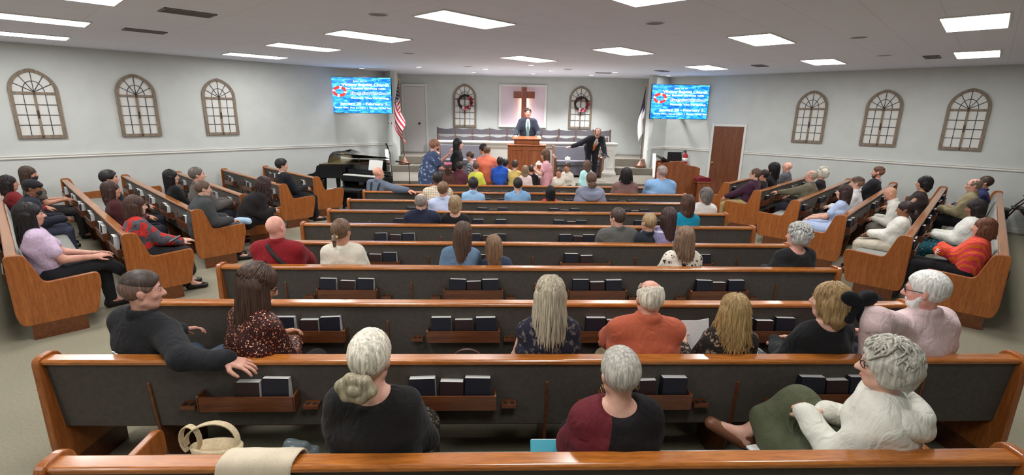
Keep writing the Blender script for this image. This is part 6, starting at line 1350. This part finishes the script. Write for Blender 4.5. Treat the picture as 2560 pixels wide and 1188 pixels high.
# ------------------------------------------------------------------ soft things made as smooth blobs
def blob(name, prims, mat, label, cat, loc=(0, 0, 0), h=.009, fold=.006, seed=1, parent=None, clips=()):
    F = Field(); F.noise = fold_noise(seed, fold)
    for p in prims: F.cap(*p[:4], *(p[4:] if len(p) > 4 else ()))
    for c in clips: F.clip(*c)
    Pm, Fm = F.mesh(h); S = Soup(); S.add(relax(Pm, Fm, 1, .3), Fm); o = S.build(name, [mat], parent)
    if not parent: o.location = loc; tag(o, label, cat)
    return o
blob('coat', [((-.22, .0, .50), (.20, .0, .50), .09, .08, .05), ((-.20, .04, .56), (-.12, .02, .74), .10, .08, .06), ((-.02, .03, .55), (.04, .0, .84), .11, .07, .06), ((.14, .05, .55), (.22, .02, .70), .10, .06, .06), ((-.1, -.02, .78), (.1, -.03, .80), .07, .06, .05)], fabric('coat_navy', (28, 28, 40), .1), 'dark navy coat heaped on the pew end beside the pink shirt', 'coat', (3.2, 3.97, 0), fold=.012, seed=5)
# beige cloth hanging over the nearest pew back
def drape(path, x0, x1, mat, name, label, cat, loc, th=.012, skew=.06):
    n = len(path); K = 15; vs, fs = [], []
    for i in range(K+1):
        x = x0+(x1-x0)*i/K
        for j, (y, z) in enumerate(path): w_ = .006*math.sin(i*.9+j*.7); vs.append((x+skew*(j/(n-1)-.5), y+w_*(1 if j in (0, n-1) else .3), z+.3*abs(w_)+(.025*math.sin(i*.45) if j in (0, n-1) else 0)))
    for i in range(K):
        for j in range(n-1): a = i*n+j; fs.append((a, a+1, a+n+1, a+n))
    mb = MB(); mb.add(vs, fs, 0, True); o = mb.build(name, mat); m = o.modifiers.new('solid', 'SOLIDIFY'); m.thickness = th; m.offset = 1
    s2 = o.modifiers.new('sub', 'SUBSURF'); s2.levels = 1; s2.render_levels = 1; o.location = loc; return tag(o, label, cat)
m_beige = fabric('beige_cloth', (206, 192, 168), .08)
drape([(-.045, .60), (-.04, .75), (-.036, .87), (-.02, .915), (.03, .922), (.085, .918), (.105, .87), (.12, .75)], -.17, .15, m_beige, 'draped_shawl', 'beige shawl hanging over the nearest pew back', 'shawl', (-1.01, ROWY[0], 0))
# handbags, folder, phone on the nearest seat
m_tan = plain('tan_canvas', (202, 182, 148), .8, noise=.06, nscale=60); m_brownl = plain('brown_leather', (74, 38, 28), .45, noise=.1)
hb_ = empty('handbag', (-1.56, 2.40, .455), 0, 'tan canvas handbag with a wide looped strap, nearest pew', 'handbag')
mb = MB(); n = 20; vs = []
for k in range(n):
    a = 2*math.pi*k/n; vs += [(.13*math.cos(a), .06*math.sin(a), 0), (.145*math.cos(a), .07*math.sin(a), .085), (.13*math.cos(a), .055*math.sin(a), .09), (.115*math.cos(a), .045*math.sin(a), .03)]
mb.add(vs, [(4*k+j, 4*((k+1) % n)+j, 4*((k+1) % n)+j+1, 4*k+j+1) for k in range(n) for j in range(3)]+[tuple(4*k for k in range(n-1, -1, -1)), tuple(4*k+3 for k in range(n))], 0, True); mb.build('bag_body', m_tan, hb_)
def ribbon(pts, w, th, wdir, mat, name, parent):
    pts = np.asarray(pts, float); wd = unit(np.asarray(wdir, float)); t = np.gradient(pts, axis=0); vs = []
    for p, tt in zip(pts, t):
        nn = unit(np.cross(tt, wd)); vs += [p-wd*w/2-nn*th/2, p+wd*w/2-nn*th/2, p+wd*w/2+nn*th/2, p-wd*w/2+nn*th/2]
    k = len(pts); fs = [(4*i+j, 4*i+(j+1) % 4, 4*i+4+(j+1) % 4, 4*i+4+j) for i in range(k-1) for j in range(4)]+[(3, 2, 1, 0), tuple(4*(k-1)+j for j in range(4))]
    return MB().add(vs, fs, 0, False).build(name, mat, parent)
ribbon([(-.12+.0*a, 0, .12) if False else (-.02+.14*math.cos(a), .02*math.sin(2*a), .085+.14*math.sin(a)) for a in np.linspace(0, math.pi, 18)], .035, .006, (.15, 1, 0), m_tan, 'shoulder_strap', hb_)
ribbon([(-.13+.05*math.cos(a), -.01, .13+.085*math.sin(a)) for a in np.linspace(-1.2, 4.2, 16)], .03, .006, (.3, 1, 0), m_tan, 'tie_strap', hb_)
fo = empty('folder', (.29, 2.36, .455), 0, 'turquoise folder beside the woman in maroon and black', 'folder')
MB().obox((0, 0, .055), (.10, 0, 0), (0, .055, .052), (0, -.004, .004)).build('cover', plain('turquoise', (36, 156, 176), .5), fo)
MB().obox((0.0, .004, .060), (.094, 0, 0), (0, .052, .05), (0, -.002, .002)).build('inner_sheet', m_pages, fo)
ph = empty('phone', (1.55, 2.43, .456), math.radians(12), 'white phone on a dark case, seat beside the white hooded top', 'phone')
MB().box(-.09, .09, -.055, .055, 0, .014).build('case', m_black, ph, bevel=.004); MB().box(-.075, .085, -.05, .05, .0145, .03).build('cover', m_pages, ph, bevel=.004)
b2 = empty('handbag', (-.22, 3.25, .455), 0, 'brown leather handbag on the second pew seat', 'handbag')
MB().prism(rounded([(-.16, 0), (.16, 0), (.14, .16), (-.14, .16)], [.03]*4, 3), -.06, .06, 'y').build('bag_body', m_brownl, b2, bevel=.015); ribbon([(.11*math.cos(a), 0, .15+.09*math.sin(a)) for a in np.linspace(0, math.pi, 14)], .022, .006, (0, 1, 0), m_brownl, 'handle', b2); MB().box(-.10, .10, .0, .02, .16, .175).build('paper', m_pages, b2)
blob('folded_blanket', [((-.08, 0, .50), (.08, .02, .50), .05, .045, .04), ((-.06, .04, .54), (.09, .04, .53), .04, .03, .03)], fabric('pale_blue_cloth', (186, 200, 206), .06), 'pale blue cloth beside the brown handbag, second pew', 'cloth', (.02, 3.22, 0), fold=.01, seed=8)
cl = empty('plastic_bag', (-1.13, 2.41, .456), 0, 'clear grey plastic bag on the nearest pew seat', 'bag')
mpl = plain('clear_plastic', (120, 132, 136), .15); mpl.node_tree.nodes['Principled BSDF'].inputs['Alpha'].default_value = .45
blob('bag_film', [((-.1, 0, .03), (.1, .02, .03), .035, .03, .03), ((-.04, .02, .05), (.05, .0, .07), .04, .03, .03)], mpl, '', '', fold=.012, seed=11, parent=cl)
# paper held by the blonde woman
pp = empty('song_sheet', (1.45, 3.22, .80), math.radians(10), 'white paper sheet held by the blonde woman in the floral blouse', 'paper')
for sx in (-1, 1): MB().add([(0, 0, -.12), (sx*.11, .02, -.12), (sx*.11, .07, .12), (0, .05, .12), (0, .003, -.12), (sx*.11, .023, -.12), (sx*.11, .073, .12), (0, .053, .12)], [(0, 1, 2, 3), (7, 6, 5, 4), (0, 4, 5, 1), (1, 5, 6, 2), (2, 6, 7, 3), (3, 7, 4, 0)]).build('page', m_pages, pp)
# books and things on the side pews
def flatbook(x, y, z, rz, w_, h_, t_, cov, label, cat='book'):
    o = empty('book', (x, y, z), math.radians(rz), label, cat); MB().box(-w_/2, w_/2, -h_/2, h_/2, 0, .004).box(-w_/2, w_/2, -h_/2, h_/2, t_-.004, t_).box(-w_/2, -w_/2+.005, -h_/2, h_/2, 0, t_).build('cover', cov, o); MB().box(-w_/2+.006, w_/2-.004, -h_/2+.004, h_/2-.004, .004, t_-.004).build('pages', m_pages, o); return o
m_cream = plain('book_cream', (196, 186, 158), .6); m_tanb = plain('book_tan', (176, 140, 84), .6)
flatbook(-5.06, 5.42, .456, -38, .30, .16, .035, m_cream, 'cream book on the nearest left pew seat by the lavender top'); flatbook(-5.0, 5.33, .492, -42, .26, .12, .02, m_pages, 'white booklet lying on the cream book')
flatbook(-4.42, 7.50, .60, -50, .20, .15, .03, m_tanb, 'tan notebook standing at the third left pew end beside the charcoal suit')
blob('pillow', [((-.12, 0, .56), (.12, .02, .57), .06, .055, .04), ((-.05, .05, .57), (.1, .06, .58), .05, .04, .03)], fabric('pale_blue_pillow', (168, 194, 220), .06), 'pale blue pillow on the lap at the third left pew end', 'pillow', (-4.12, 7.72, .04), fold=.008, seed=21)
bi = flatbook(2.80, 13.14, 1.27, 20, .22, .15, .03, m_black, 'open bible in the hand of the bending man'); bi.rotation_euler = (.5, .2, .6)
tb = empty('tissue_box', (1.95, 14.15, PZ+.46), 0, 'white tissue box on the right settee', 'box'); MB().box(-.07, .07, -.05, .05, 0, .07).build('carton', m_pages, tb, bevel=.004); MB().prism([(-.03, .07), (.03, .07), (.015, .10), (-.02, .11)], -.01, .01, 'y').build('tissue', m_white, tb)
ph2 = empty('phone', (-4.06, 6.06, .735), math.radians(-45), 'dark phone in the hands of the red floral top', 'phone'); MB().obox((0, 0, .02), (.036, 0, 0), (0, .065, .03), (0, -.003, .005)).build('body', m_black, ph2)
# small emitters are seen but not sampled as lamps (the lamps beside them light the room)
for nm in ('downlight_lens', 'screen_water', 'screen_text', 'screen_red', 'screen_white', 'screen_text_dark'):
    m = bpy.data.materials.get(nm)
    if m: m.cycles.emission_sampling = 'NONE'
bpy.data.materials['troffer_diffuser'].cycles.emission_sampling = 'FRONT'
